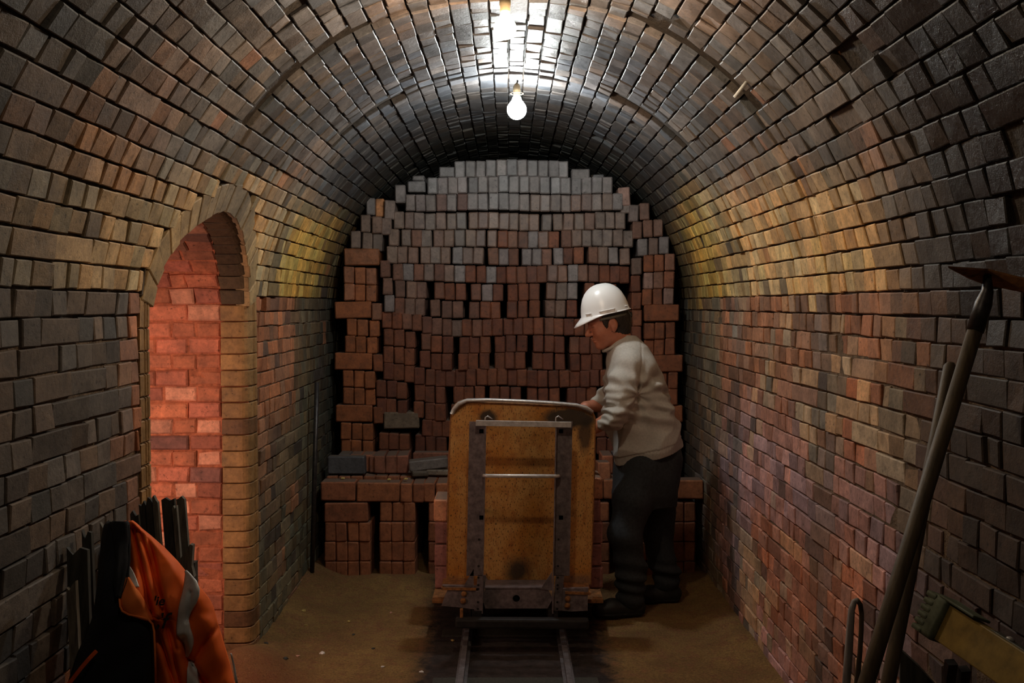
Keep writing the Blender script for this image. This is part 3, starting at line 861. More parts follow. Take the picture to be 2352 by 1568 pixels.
# left pier: stretchers and threes of headers
lp = [(571, 'st', 791, 872), (612, 'h', 790, 0), (651, 'h', 789, 0), (692, 'st', 768, 852), (732, 'h', 796, 0), (771, 'h', 791, 0), (810, 'st', 769, 855),
      (850, 'h', 787, 0), (890, 'h', 787, 0), (930, 'st', 771, 855), (970, 'h', 782, 0), (1009, 'h', 782, 0)]
for ri, (y0, k_, xa, xb) in enumerate(lp):
    if k_ == 'st':
        side(xa, xb, y0, y0 + 39, f"long brick face in the left pier of the tall stack, {ORD[ri]} course from the top", 0.8, 3)
        if ri > 0: side(xb + 1.5, xb + 24, y0 + 4, y0 + 43, f"narrow brick right of the long brick, {ORD[ri]} course of the left pier", 0.4, 3)
    else:
        for k in range(3):
            side(xa + k * 25.2, xa + k * 25.2 + 24, y0 + k * 1.6, y0 + 38.6 + k * 1.6, f"LOOK brick in the left pier, {ORD[ri]} course down, {ORD[k]} from the wall", 0.8, 3)
# thin column between the left pier and the centre
for ri, (y0, xx) in enumerate([(598, 874), (638, 879), (678, 882)]):
    side(xx, xx + 23, y0, y0 + 39, f"single LOOK brick between left pier and centre, {ORD[ri]} from the top", 0, 3)
# right pier
rp = [(583, 'h', 1479, 0), (623, 'h', 1478, 0), (661, 'h', 1476, 0), (699, 'st', 1480, 1560), (739, 'h', 1480, 0), (777, 'h', 1480, 0), (816, 'st', 1487, 1568),
      (855, 'h', 1486, 0), (893, 'h', 1487, 0), (932, 'st', 1488, 1570), (971, 'h', 1490, 0), (1010, 'h', 1490, 0)]
for ri, (y0, k_, xa, xb) in enumerate(rp):
    if k_ == 'st':
        side(xa, xb, y0, y0 + 38.5, f"long brick face in the right pier of the tall stack, {ORD[ri]} course from the top", 0.45, 3)
    else:
        for k in range(3):
            side(xa + k * 24, xa + k * 24 + 23, y0 + (2 - k) * 1.5, y0 + 38 + (2 - k) * 1.5, f"LOOK brick in the right pier, {ORD[ri]} course down, {ORD[2 - k]} from the wall", 0.35, 3)
for ri, (y0, xx) in enumerate([(592, 1450), (632, 1449), (672, 1450), (711, 1452), (750, 1452), (790, 1452), (830, 1452), (870, 1452), (909, 1452), (949, 1452), (988, 1452)]):
    side(xx, xx + 23, y0, y0 + 38.5, f"single LOOK brick between centre and right pier, {ORD[ri]} from the top", 0, 3)
side(881, 962, 946, 984, 'long greyish brick face with a pale chip, low in the left of the tall stack', prio=0, col=(0.15, 0.11, 0.075, 0.2))

# lowest courses of the tall stack, hidden behind the bench
for r in range(6):
    for k in range(26):
        if k % 4 == 3: continue
        xa_ = 782 + k * 29
        a = W(xa_, 1083 + r * 39.6, YS)
        V, Fs = loose_brick((a.x, YS + 0.13, a.z - 0.055), (0.075, 0.228, 0.111), (0, 0, random.uniform(-0.02, 0.02)))
        ALLB.append((99, V, Fs, (0.10, 0.035, 0.02, 0.1), 'hidden brick', TG))

# front bench of bricks (about half a metre high)
YF = 5.93
FG = 'bricks of the low front bench'
def fcol(o=0.5):
    v = random.uniform(0.85, 1.15); c = mixc((0.33, 0.115, 0.055), (0.42, 0.155, 0.06), random.random() * o)
    return (*[q * 0.85 * v for q in c], 0.1)
cols = [(745, 26.5, 4, 'A'), (872, 27.5, 3, 'B'), (984, 27.5, 3, 'C'), (1096, 27.5, 3, 'D'), (1207, 27.5, 3, 'E'), (1318, 27.5, 3, 'F'), (1430, 27.5, 3, 'G'), (1545, 27, 2, 'H')]
for ci, (xa, w, n, nm) in enumerate(cols):
    for r in range(4):
        y0 = 1154 + r * 45.2
        if ci == 0 and r == 0:
            place(745, 846, y0, y0 + 44.5, YF, 0.11, fcol(), 'long red brick face heading the leftmost leg of the front bench', FG, -5, jy=0.004); continue
        for k in range(n):
            place(xa + k * w, xa + (k + 1) * w - 0.8, y0, y0 + 44.6, YF, 0.228, fcol(),
                  f"red brick in the {ORD[ci]} bench leg from the left, {ORD[r]} course down, {ORD[k]} along", FG, -5 if ci < 3 or ci > 6 else 8, jy=0.006)
tops = [(736, 816, 'st'), (819, 917, 'st'), (919, 946, 'h'), (947, 973, 'h'), (974, 1000, 'h'), (1001, 1027, 'h'), (1028, 1110, 'st'), (1112, 1192, 'st'), (1194, 1275, 'st'), (1277, 1358, 'st'), (1360, 1386, 'h'), (1387, 1413, 'h'), (1414, 1496, 'st'), (1498, 1552, 'h'), (1554, 1616, 'st')]
for k, (xa, xb, kd) in enumerate(tops):
    dy = [1107, 1109, 1111][min(k, 2)] + (0 if k < 10 else -8)
    vis = k < 7 or k > 9
    place(xa, xb, dy - 1, dy + 43, YF, 0.228 if kd == 'h' else 0.112, fcol(0.8), f"{'long' if kd == 'st' else 'narrow'} red brick face in the top course of the bench, {ORD[k]} from the left", FG, -5 if vis else 8, jy=0.004)
    if kd == 'st':
        place(xa + 2, xb - 2, dy - 1, dy + 43, YF + 0.118, 0.112, fcol(), f"dusty brick behind the long face {ORD[k]} from the left on the bench", FG, 8, jy=0.002)
# second course of bench bricks behind, up to the tall stack
for xk in range(28):
    xa = 746 + xk * 29.5 * 1.0
    xw = W(xa, 1107, YF).x
    V, Fs = loose_brick((xw, YF + 0.235 + 0.115, W(900, 1130, YF).z), (0.072, 0.228, 0.112), (0, random.uniform(-0.02, 0.02), random.uniform(-0.02, 0.02)))
    ALLB.append((8, V, Fs, fcol(), 'dusty brick at the back of the bench', FG))

# loose bricks lying on the bench
zb = W(900, 1106, YF).z + 0.001
LG = 'loose bricks lying on the front bench'
def lay(px, Y, size, rz, col, lab, zoff=0.0, rx=0.0, ry=0.0, prio=-6):
    x = W(px, 1060, Y).x
    V, Fs = loose_brick((x, Y, zb + size[2] / 2 + zoff), size, (rx, ry, rz), jit=0.002)
    ALLB.append((prio, V, Fs, col, lab, LG))
DKB = (0.10, 0.085, 0.085, 0.3); BL = (0.075, 0.085, 0.10, 0.4); RB = (0.33, 0.12, 0.06, 0.1); DR = (0.22, 0.085, 0.05, 0.1)
lay(797, 6.215, (0.235, 0.075, 0.112), -0.03, mixc(DKB, BL, 0.6) + (0.35,), 'blue-grey over-fired brick at the left end of the bench')
for k in range(3):
    lay(794 + k * 27, 6.345, (0.072, 0.16, 0.112), 0.02, RB if k else DKB, f"red brick set behind the blue-grey one, {ORD[k]} from the wall")
lay(866, 6.34, (0.065, 0.20, 0.108), -0.03, DR, 'dark red brick lying beside the threesome on the bench', prio=-6)
for k in range(3):
    lay(875 + k * 26.0, 6.33, (0.070, 0.228, 0.112), 0.04, DR if k < 2 else (0.27, 0.10, 0.06, 0.1), f"dark red brick of the threesome on the bench, {ORD[k]} from the left")
lay(992, 6.385, (0.235, 0.09, 0.112), -0.04, DR, 'long dark red brick lying across the back of the bench')
lay(984, 6.20, (0.24, 0.11, 0.062), 0.1, (0.16, 0.14, 0.13, 0.3), 'tilted grey brick with a pale top beside the wagon', zoff=0.035, ry=-0.10)
lay(964, 6.13, (0.10, 0.09, 0.03), 0.2, (0.09, 0.07, 0.05, 0.2), 'small dark brick shard propping the tilted grey brick')
lay(1010, 6.18, (0.16, 0.09, 0.035), -0.1, (0.2, 0.16, 0.12, 0.2), 'thin dusty slab under the tilted grey brick')
for k in range(3):
    lay(1392 + 27 * k, 6.33, (0.07, 0.228, 0.112), 0.0, RB if k != 1 else DKB, f"brick on the bench beside the worker, {ORD[k]} from the wagon")
lay(1385, 6.02, (0.075, 0.11, 0.11), 0.1, (0.34, 0.14, 0.07, 0.1), 'half brick on the bench between wagon and worker')

# build: 300 that show largest as things, the rest as one heap
seen_lab = {}
ALLB.sort(key=lambda t: t[0])
n_single = 0
heapV = []; heapF = []; heapC = []
for prio, V, Fs, col, lab, grp in ALLB:
    if prio == 99 and 0: pass
    if n_single < 285 and prio < 8:
        c = sum((v for v in V), Vector()) / len(V)
        q = project(c)
        o = mesh_obj('kiln_brick', [v - c for v in V], Fs, M['stackbrick'], attr=[col[:4] if len(col) >= 4 else (*col, .2)] * len(V))
        o.location = c
        tag(o, lab, 'brick', grp); n_single += 1
    else:
        b = len(heapV); heapV += V; heapF += [tuple(b + i for i in f) for f in Fs]; heapC += [col[:4]] * len(V)
# second depth of the tall stack
for prio, V, Fs, col, lab, grp in [t for t in ALLB if t[5] == TG]:
    b = len(heapV); heapV += [v + Vector((0, 0.245, 0)) for v in V]; heapF += [tuple(b + i for i in f) for f in Fs]; heapC += [(0.12, 0.06, 0.04, 0.1)] * len(V)
heap = mesh_obj('stacked_kiln_bricks', heapV, heapF, M['stackbrick'], attr=heapC)
tag(heap, 'remaining red and grey bricks of the lower tall stack and bench', 'bricks', kind='stuff')

# ------------------------------------------------------------------ lamps
def bulb_lamp(loc, top, r, col, power, label, ring=False, glass='bulb'):
    t = empty('hanging_lamp', (loc[0], loc[1], top))
    tag(t, label, 'lamp')
    p = [(0.0001, -r)]
    for a in np.linspace(-80, 45, 12):
        p.append((r * math.cos(math.radians(a)), r * math.sin(math.radians(a))))
    p += [(r * 0.5, r * 0.98), (r * 0.42, r * 1.25), (0.013, r * 1.45), (0.0001, r * 1.45)]
    area = 4 * math.pi * r * r
    b = MB().lathe(p, loc, 20).build('bulb', glow('lit_' + glass + str(int(power)), col, power / area / 60.0), None, True)
    adopt(b, t)
    z = loc[2] + r * 1.4
    s = MB().lathe([(0.0001, 0), (0.014, 0), (0.0165, 0.004), (0.0165, 0.02), (0.0185, 0.024), (0.0185, 0.045), (0.013, 0.055), (0.006, 0.062), (0.0001, 0.062)], (loc[0], loc[1], z), 18).build('socket', M['brass'], None, True)
    adopt(s, t)
    if ring:
        g = MB().tube([(loc[0] + 0.032 * math.cos(a), loc[1] + 0.032 * math.sin(a), z + 0.012) for a in np.linspace(0, 2 * math.pi, 25)], 0.0022, 6, False).build('collar_ring', M['brass'], None, True)
        adopt(g, t)
    c = MB().tube([(loc[0], loc[1], z + 0.06), (loc[0] + 0.004, loc[1], (z + top) / 2 + 0.03), (loc[0], loc[1] + 0.005, top + 0.01)], 0.004, 8).build('cord', M['cord'], None, True)
    adopt(c, t)
    return t
l1 = W(1160, 65, 3.25); l2 = W(1187, 252, 4.93)
def crown(x): return ZS + math.sqrt(R * R - x * x)
bulb_lamp(l1, crown(l1.x), 0.036, WARM_LAMP, WARM_POWER, 'warm glowing bulb in a brass socket hanging nearest to the viewer', False, 'warm')
bulb_lamp(l2, crown(l2.x), 0.048, COOL_LAMP, COOL_POWER, 'white glowing globe bulb hanging above the wagon', True, 'cool')

bulb_lamp((-0.2, 1.3, 2.48), crown(0.2), 0.033, WARM_LAMP, FILL_POWER, 'unseen warm bulb added above the viewer to light the jacket', False, 'warm_fill')  # fill lamp added out of view above the camera to light the jacket

# ------------------------------------------------------------------ rails
track = empty('rail_track', (0.03, 3.5, 0)); tag(track, 'narrow steel rail track running under the wagon', 'track')
for xr in (-0.205, 0.262):
    m = MB()
    m.box((xr, 3.7, 0.030), (0.026, 4.2, 0.014), bev=0.003); m.box((xr, 3.7, 0.014), (0.009, 4.2, 0.03)); m.box((xr, 3.7, 0.001), (0.05, 4.2, 0.008))
    adopt(m.build('rail', M['rail_steel']), track)
for k, ysl in enumerate((2.4, 3.1, 3.8, 4.25, 4.9, 5.5)):
    adopt(MB().box((0.03, ysl, -0.008), (0.72, 0.10, 0.022), bev=0.004).build('sleeper', M['plank']), track)

# ------------------------------------------------------------------ wagon
YW = 4.80
OFF = 0.16
wag = empty('brick_wagon', (0.03, YW + 0.5, 0.03)); tag(wag, 'low rail wagon with an upright ochre end plate and ladder frame', 'wagon')
def wz(py): return W(1180, py, YW - OFF).z
def wx(px, py=1100): return W(px, py, YW - OFF).x
# pan-shaped end plate
out = []
for (px, py) in [(1027, 1342), (1030, 1200), (1033, 1060), (1036, 972)]: out.append(W(px, py, YW))
for a in np.linspace(180, 95, 7): out.append(W(1070 + 33 * math.cos(math.radians(a)), 958 - 33 * math.sin(math.radians(a)), YW))
for px in (1120, 1190, 1260, 1320): out.append(W(px, 926 + (px - 1070) * 0.042, YW))
for a in np.linspace(85, 0, 7): out.append(W(1334 + 32 * math.cos(math.radians(a)), 970 - 32 * math.sin(math.radians(a)), YW))
for (px, py) in [(1364, 1060), (1360, 1200), (1356, 1342)]: out.append(W(px, py, YW))
plate = MB().prism(out, (0, 0.004, 0)).build('end_plate', M['wagon'])
plate.location = (0, 0, 0); adopt(plate, wag)
# flange running back round the plate
n = len(out); V = []; Fs = []
cen = Vector((0.03, YW, 0.7))
for p in out:
    d = (p - cen).normalized()
    for dy, e in ((0.0, 0.0), (-0.002, 0.004), (0.015, 0.010), (0.075, 0.012), (0.075, 0.006), (0.015, 0.004)):
        V.append((p.x + d.x * e, p.y + dy, p.z + d.z * e))
Fs = [(i * 6 + k, i * 6 + (k + 1) % 6, (i + 1) * 6 + (k + 1) % 6, (i + 1) * 6 + k) for i in range(n - 1) for k in range(6)]
adopt(mesh_obj('side_flange', V, Fs, M['rust'], smooth=True), wag)
# rolled top rim
rim = [W(1036, 950, YW - 0.012), W(1041, 938, YW - 0.016), W(1053, 926, YW - 0.02), W(1072, 919, YW - 0.02), W(1120, 918, YW - 0.02), W(1200, 921, YW - 0.02), W(1270, 925, YW - 0.02), W(1325, 930, YW - 0.02), W(1348, 936, YW - 0.018), W(1362, 946, YW - 0.014)]
V = []; Fs = []
for i, p in enumerate(rim):
    t = (rim[min(i + 1, len(rim) - 1)] - rim[max(i - 1, 0)]).normalized(); nrm = Vector((-t.z, 0, t.x))
    if nrm.z < 0: nrm = -nrm
    w_ = [0.012, 0.018, 0.016, 0.010, 0.008, 0.008, 0.008, 0.010, 0.014, 0.012][i]
    for a, b in ((-w_, 0.0), (0.0, -0.008), (0.006, 0.0), (0.006, 0.03), (-0.002, 0.03), (-0.004, 0.008)):
        V.append(p + nrm * a + Vector((0, b, 0)))
m_ = 6
Fs = [(i * m_ + k, i * m_ + (k + 1) % m_, (i + 1) * m_ + (k + 1) % m_, (i + 1) * m_ + k) for i in range(len(rim) - 1) for k in range(m_)]
Fs += [tuple(range(m_)), tuple((len(rim) - 1) * m_ + k for k in range(m_))]
o = mesh_obj('top_rim', V, Fs, M['steel'], smooth=True); o['label'] = 'bright worn steel rim'; adopt(o, wag)
# backing strips beside the uprights (flat grey edging)
def strip(name, pa, pb, wpx, dpt, mat, off):
    a, b = W(*pa, YW - off), W(*pb, YW - off)
    w_ = wpx * YW / F
    return adopt(MB().beam(a, b, w_, dpt).build(name, mat), wag)
# the two uprights: angle irons
def upright(xe, xw0, xw1, x1, name='upright'):
    """angle iron: a flat face from xw0 to xw1 and a flange towards the viewer at xe (pixel columns at the top)"""
    Yf = YW - OFF
    sh = x1 - xe
    m = MB()
    m.prism([W(xw0, 968, Yf), W(xw1, 968, Yf), W(xw1 + sh * 0.85, 1322, Yf), W(xw0 + sh * 0.85, 1322, Yf)], (0, 0.005, 0))
    lo_, hi_ = min(xe, (xe + (xw0 if abs(xw0 - xe) > abs(xw1 - xe) else xw1)) / 2), max(xe, (xe + (xw0 if abs(xw0 - xe) > abs(xw1 - xe) else xw1)) / 2)
    m.prism([W(lo_, 1321, Yf), W(hi_, 1321, Yf), W(hi_ + sh, 1402, Yf), W(lo_ + sh, 1402, Yf)], (0, 0.005, 0))
    a, b = W(xe, 966, Yf), W(x1, 1404, Yf)
    m.beam(a + Vector((0, -0.016, 0)), b + Vector((0, -0.016, 0)), 0.005, 0.036)
    o = m.build(name, M['dirty_steel']); adopt(o, wag)
    sg = 1 if xw0 < xe - 5 else -1
    for f_ in (0.62, 0.76, 0.82, 0.86, 0.88, 0.95, 0.985):
        c = a.lerp(b, f_) + Vector((-0.022 * sg, -0.0008, 0))
        h = MB().tube([c, c + Vector((0, -0.0012, 0))], 0.0052, 10).build('bolt_hole', M['dark']); h.parent = o
upright(1116, 1078, 1116, 1108)
upright(1277, 1277, 1315, 1269)
for xa_, xb_ in ((1098, 1116), (1277, 1296)):       # spacer blocks that carry the frame off the plate
    for py in (985, 1180):
        c = W((xa_ + xb_) / 2, py, YW - OFF / 2)
        adopt(MB().box(c, (0.02, OFF, 0.02)).build('spacer', M['iron']), wag)
adopt(MB().beam(W(1093, 971, YW - OFF - 0.036), W(1312, 975, YW - OFF - 0.036), 0.026, 0.012, (0, -1, 0), 0.002).build('top_bar', M['steel']), wag)
for px in (1120, 1282):
    p = W(px, 964, YW - OFF - 0.03)
    adopt(MB().tube([p + Vector((-0.012, 0, -0.012)), p + Vector((-0.01, -0.005, 0.012)), p + Vector((0.0, 0, 0.018)), p + Vector((0.022, 0.02, 0.0))], 0.0035, 8).build('wire_hook', M['steel'], None, True), wag)
b0, b1 = W(1111, 1091, YW - OFF), W(1283, 1092, YW - OFF)
adopt(MB().tube([b0 + Vector((0, -0.012, 0)), b0 + Vector((0.006, -0.032, 0.004)), b0 + Vector((0.02, -0.040, 0.004)), b1 + Vector((-0.02, -0.040, 0.004)), b1 + Vector((-0.006, -0.032, 0.004)), b1 + Vector((0, -0.012, 0))], 0.0085, 12).build('round_rung', M['steel'], None, True), wag)
# bottom beam with drawbar hole
ztop, zbot = wz(1352), wz(1398)
m = MB(); xa, xb = wx(1108, 1370), wx(1270, 1370); hc = W(1186, 1375, YW - OFF)
hr = 0.017; hn = 20
poly = []
Vp = []; Fp = []
for d in (0.0, 0.006):
    for k in range(hn):
        a = 2 * math.pi * k / hn; Vp.append((hc.x + hr * math.cos(a), YW - OFF + 0.006 + d, hc.z + hr * math.sin(a)))
    for k in range(hn):
        a = 2 * math.pi * k / hn; ca, sa = math.cos(a), math.sin(a)
        tx = ((xb - hc.x) / ca if ca > 0 else (xa - hc.x) / ca) if abs(ca) > 1e-6 else 1e9
        tz = ((ztop - hc.z) / sa if sa > 0 else (zbot - hc.z) / sa) if abs(sa) > 1e-6 else 1e9
        t = min(tx, tz); Vp.append((hc.x + t * ca, YW - OFF + 0.006 + d, hc.z + t * sa))
for k in range(hn):
    k2 = (k + 1) % hn
    Fp += [(k, k2, hn + k2, hn + k), (2 * hn + k, 3 * hn + k, 3 * hn + k2, 2 * hn + k2), (k, 2 * hn + k, 2 * hn + k2, k2), (hn + k, hn + k2, 3 * hn + k2, 3 * hn + k)]
m.add(Vp, Fp)
m.box(((xa + xb) / 2, YW - OFF / 2 - 0.012, ztop + 0.003), (xb - xa, OFF - 0.03, 0.006))
adopt(m.build('cross_beam', M['dirty_steel']), wag)
adopt(MB().box((hc.x, YW - OFF + 0.03, hc.z), (0.06, 0.008, 0.038)).build('hole_backing', M['dark']), wag)  # dark plate added behind the drawbar hole
# side brackets, ragged pressed plates with bolts
def bracket(pts_, bolts, name='side_bracket'):
    m = MB().prism([W(px, py, YW - OFF + 0.006) for px, py in pts_], (0, 0.02, 0))
    o = m.build(name, M['dirty_steel']); adopt(o, wag)
    for px, py in bolts:
        c = W(px, py, YW - OFF + 0.006)
        bo = MB().tube([c, c + Vector((0, -0.006, 0)), c + Vector((0, -0.010, 0))], [0.0135, 0.0135, 0.006], 12).build('bolt', M['rust'])
        bo.parent = o
    return o
bracket([(1016, 1344), (1100, 1346), (1099, 1400), (1050, 1394), (1014, 1391), (1022, 1368), (1030, 1352)], [(1066, 1363), (1064, 1379)])
bracket([(1280, 1352), (1352, 1350), (1350, 1362), (1350, 1402), (1310, 1404), (1276, 1400)], [(1304, 1374), (1303, 1390)])
adopt(MB().beam(W(1016, 1341, YW - OFF / 2), W(1100, 1342, YW - OFF / 2), 0.012, OFF).build('lip', M['rust']), wag)
adopt(MB().beam(W(1296, 1350, YW - OFF / 2), W(1354, 1352, YW - OFF / 2), 0.012, OFF).build('lip', M['rust']), wag)
adopt(MB().prism([W(1088, 1306, YW - OFF), W(1066, 1344, YW - OFF), W(1088, 1350, YW - OFF)], (0, 0.006, 0)).build('gusset', M['dirty_steel']), wag)
adopt(MB().prism([W(1268, 1313, YW - OFF), W(1242, 1352, YW - OFF), W(1268, 1356, YW - OFF)], (0, 0.006, 0)).build('gusset', M['dirty_steel']), wag)
adopt(MB().prism([W(1113, 1318, YW - 0.01), W(1125, 1340, YW - 0.01), W(1113, 1350, YW - 0.01)], (0, 0.006, 0)).build('gusset', M['dirty_steel']), wag)
# deck, chassis, bumper, wheels
adopt(MB().box((0.045, YW + 0.52, 0.1785), (0.84, 0.98, 0.02), bev=0.003).build('deck', M['rust']), wag)
for xx in (-0.15, 0.21):
    adopt(MB().box((xx, YW + 0.48, 0.145), (0.05, 1.02, 0.045), bev=0.003).build('chassis_rail', M['chassis']), wag)
bm_ = W(1200, 1432, YW - OFF - 0.06)
m = MB().beam(W(1046, 1429, YW - OFF - 0.06), W(1352, 1431, YW - OFF - 0.06), 0.045, 0.05, (0, -1, 0), 0.01)
adopt(m.build('bumper', M['chassis']), wag)
for xx in (-0.15, 0.21):
    adopt(MB().box((xx, YW - 0.08, bm_.z + 0.02), (0.045, 0.17, 0.045)).build('bumper_arm', M['chassis']), wag)
wb = empty('wheels_axis', (0, 0, 0)); bpy.data.objects.remove(wb)
for yy in (YW + 0.2, YW + 0.78):
    adopt(MB().tube([(-0.24, yy, 0.135), (0.30, yy, 0.135)], 0.014, 10).build('axle', M['iron']), wag)
    for xx, s_ in ((-0.205, -1), (0.262, 1)):
        V = MB(); pr = [(0.02, -0.024), (0.092, -0.024), (0.097, -0.018), (0.097, 0.010), (0.112, 0.014), (0.112, 0.022), (0.02, 0.022)]
        L0 = MB().lathe(pr, (0, 0, 0), 24)
        vv = [Vector((xx - s_ * v.z, yy + v.y, 0.135 + v.x)) for v in L0.v]
        adopt(MB().add(vv, L0.f).build('wheel', M['iron'], None, True), wag)
wl = MB().box(W(1060, 1410, YW - OFF - 0.05), (0.014, 0.02, 0.05), bev=0.002).build('coupling_pin', M['rust']); adopt(wl, wag)

# bricks loaded on the wagon
WG = 'bricks loaded on the rail wagon'
k_id = 0
def wb_(c, size, col, lab, rz=0.0):
    V, Fs = loose_brick((0, 0, 0), size, (0, 0, rz))
    o = mesh_obj('kiln_brick', V, Fs, M['stackbrick'], attr=[(*col, 0.12)] * len(V)); o.location = c
    tag(o, lab, 'brick', WG)
zd = 0.2265
zs_ = 0.2265
for side_, sx in (('left', -0.345 + 0.0), ('right', 0.395)):
    for r in range(5 if side_ == 'right' else 4):
        z_ = zd - 0.036 + 0.0565 + r * 0.114
        xo = sx + random.uniform(-0.008, 0.008)
        xo += (0.040 if side_ == 'right' else 0.0)
        if side_ == 'left': xo -= 0.0
        top_ = (r == (4 if side_ == 'right' else 3))
        q = random.uniform(0.85, 1.15)
        base = (0.30, 0.12, 0.10) if not top_ else (0.62, 0.27, 0.14)
        wb_((xo, YW + 0.32, z_), (0.07, 0.228, 0.110), [c * q for c in base], f"{'bright orange' if top_ else 'dull red'} brick at the {side_} edge of the wagon load, {ORD[r]} course up")
inner = []
iv, if_, ic = [], [], []
for r in range(4):
    for k in range(8):
        V, Fs = loose_brick((-0.262 + k * 0.082, YW + 0.50, zd - 0.036 + 0.0565 + r * 0.114), (0.072, 0.228, 0.110))
        b = len(iv); iv += V; if_ += [tuple(b + i for i in f) for f in Fs]; ic += [(0.33, 0.12, 0.06, 0.1)] * len(V)
o = mesh_obj('wagon_brick_fill', iv, if_, M['stackbrick'], attr=ic); tag(o, 'lower courses of the brick load behind the wagon plate', 'bricks', kind='stuff')

# ------------------------------------------------------------------ implicit surfaces for the worker
class Field:
    def __init__(s, lo, hi, h):
        s.lo = np.array(lo, float); s.h = h
        s.n = np.ceil((np.array(hi) - s.lo) / h).astype(int) + 1
        s.v = np.full(s.n, 1.0, np.float32)
        s.ax = [s.lo[i] + h * np.arange(s.n[i]) for i in range(3)]
    def region(s, lo, hi, m):
        sl = []
        for i in range(3):
            a = max(0, int((lo[i] - m - s.lo[i]) / s.h)); b = min(s.n[i], int((hi[i] + m - s.lo[i]) / s.h) + 2)
            sl.append(slice(a, max(a, b)))
        X = s.ax[0][sl[0]][:, None, None]; Y = s.ax[1][sl[1]][None, :, None]; Z = s.ax[2][sl[2]][None, None, :]
        return tuple(sl), X, Y, Z
    def join(s, sl, d, k):
        a = s.v[sl]
        if k > 0:
            hh = np.clip(0.5 + 0.5 * (a - d) / k, 0, 1); s.v[sl] = (a * (1 - hh) + d * hh - k * hh * (1 - hh)).astype(np.float32)
        else: s.v[sl] = np.minimum(a, d)
    def cut(s, sl, d, k):
        a = s.v[sl]; d = -d
        if k > 0:
            hh = np.clip(0.5 - 0.5 * (a - d) / k, 0, 1); s.v[sl] = (a * (1 - hh) + d * hh + k * hh * (1 - hh)).astype(np.float32)
        else: s.v[sl] = np.maximum(a, d)
    def cone(s, a, b, ra, rb, k=0.02):
        a = np.array(a, float); b = np.array(b, float); r = max(ra, rb)
        sl, X, Y, Z = s.region(np.minimum(a, b) - r, np.maximum(a, b) + r, k + 0.03)
        ba = b - a; L2 = max(1e-9, ba @ ba)
        t = np.clip(((X - a[0]) * ba[0] + (Y - a[1]) * ba[1] + (Z - a[2]) * ba[2]) / L2, 0, 1)
        d = np.sqrt((X - a[0] - t * ba[0]) ** 2 + (Y - a[1] - t * ba[1]) ** 2 + (Z - a[2] - t * ba[2]) ** 2) - (ra + (rb - ra) * t)
        s.join(sl, d, k); return s
    def ell(s, c, r, A=None, k=0.02, cut=False):
        c = np.array(c, float); r = np.array(r, float); A = np.eye(3) if A is None else A
        R_ = r.max(); sl, X, Y, Z = s.region(c - R_, c + R_, k + 0.03)
        dx, dy, dz = X - c[0], Y - c[1], Z - c[2]
        q = 0
        for i in range(3):
            q = q + ((dx * A[i][0] + dy * A[i][1] + dz * A[i][2]) / r[i]) ** 2
        q = np.sqrt(q); d = (q - 1) * r.min()
        (s.cut if cut else s.join)(sl, d, k); return s
    def stack(s, zs, cx, cy, rx, ry, k=0.03, p=2.2):
        zs = np.array(zs); o = np.argsort(zs); zs = zs[o]
        f = lambda a, Z: np.interp(Z, zs, np.array(a)[o])
        sl, X, Y, Z = s.region((min(cx) - max(rx), min(cy) - max(ry), zs[0]), (max(cx) + max(rx), max(cy) + max(ry), zs[-1]), 0.04)
        RX, RY = f(rx, Z), f(ry, Z)
        q = (np.abs((X - f(cx, Z)) / RX) ** p + np.abs((Y - f(cy, Z)) / RY) ** p) ** (1 / p)
        d = (q - 1) * np.minimum(RX, RY)
        d = np.maximum(d, np.maximum(zs[0] - Z, Z - zs[-1]))
        s.join(sl, d, k); return s
    def mesh(s, name, mat, parent=None, smooth_it=2):
        v = s.v; ins = v < 0
        nx, ny, nz = v.shape
        cnt = np.zeros((nx - 1, ny - 1, nz - 1), np.float32); acc = np.zeros((nx - 1, ny - 1, nz - 1, 3), np.float32)
        for ax in range(3):
            A = [slice(None)] * 3; B = [slice(None)] * 3
            A[ax] = slice(0, -1); B[ax] = slice(1, None)
            va, vb = v[tuple(A)], v[tuple(B)]
            cr = (va < 0) != (vb < 0)
            t = np.where(cr, va / np.where(np.abs(va - vb) < 1e-9, 1, va - vb), 0)
            oth = [i for i in range(3) if i != ax]
            for d1 in (0, 1):
                for d2 in (0, 1):
                    S = [slice(None)] * 3
                    dims = v.shape
                    S[oth[0]] = slice(d1, dims[oth[0]] - 1 + d1); S[oth[1]] = slice(d2, dims[oth[1]] - 1 + d2)
                    c = cr[tuple(S)]; tt = t[tuple(S)]
                    cnt += c
                    acc[..., ax] += np.where(c, tt, 0)
                    acc[..., oth[0]] += np.where(c, d1, 0); acc[..., oth[1]] += np.where(c, d2, 0)
        act = cnt > 0; idx = -np.ones(cnt.shape, np.int64); ids = np.argwhere(act); idx[act] = np.arange(len(ids))
        P = s.lo + s.h * (ids + acc[act] / cnt[act][:, None])
        faces = []
        for ax in range(3):
            A = [slice(None)] * 3; B = [slice(None)] * 3; A[ax] = slice(0, -1); B[ax] = slice(1, None)
            a_, b_ = ins[tuple(A)], ins[tuple(B)]
            oth = [i for i in range(3) if i != ax]
            e = np.argwhere(a_ != b_)
            e = e[(e[:, oth[0]] > 0) & (e[:, oth[1]] > 0) & (e[:, oth[0]] < v.shape[oth[0]] - 1) & (e[:, oth[1]] < v.shape[oth[1]] - 1)]
            fl = a_[tuple(e.T)]
            def at(o1, o2):
                q = e.copy(); q[:, oth[0]] -= o1; q[:, oth[1]] -= o2; return idx[tuple(q.T)]
            quad = np.stack([at(0, 0), at(1, 0), at(1, 1), at(0, 1)], 1)
            if ax == 1: fl = ~fl
            quad[~fl] = quad[~fl][:, ::-1]
            faces.append(quad)
        Q = np.concatenate(faces)
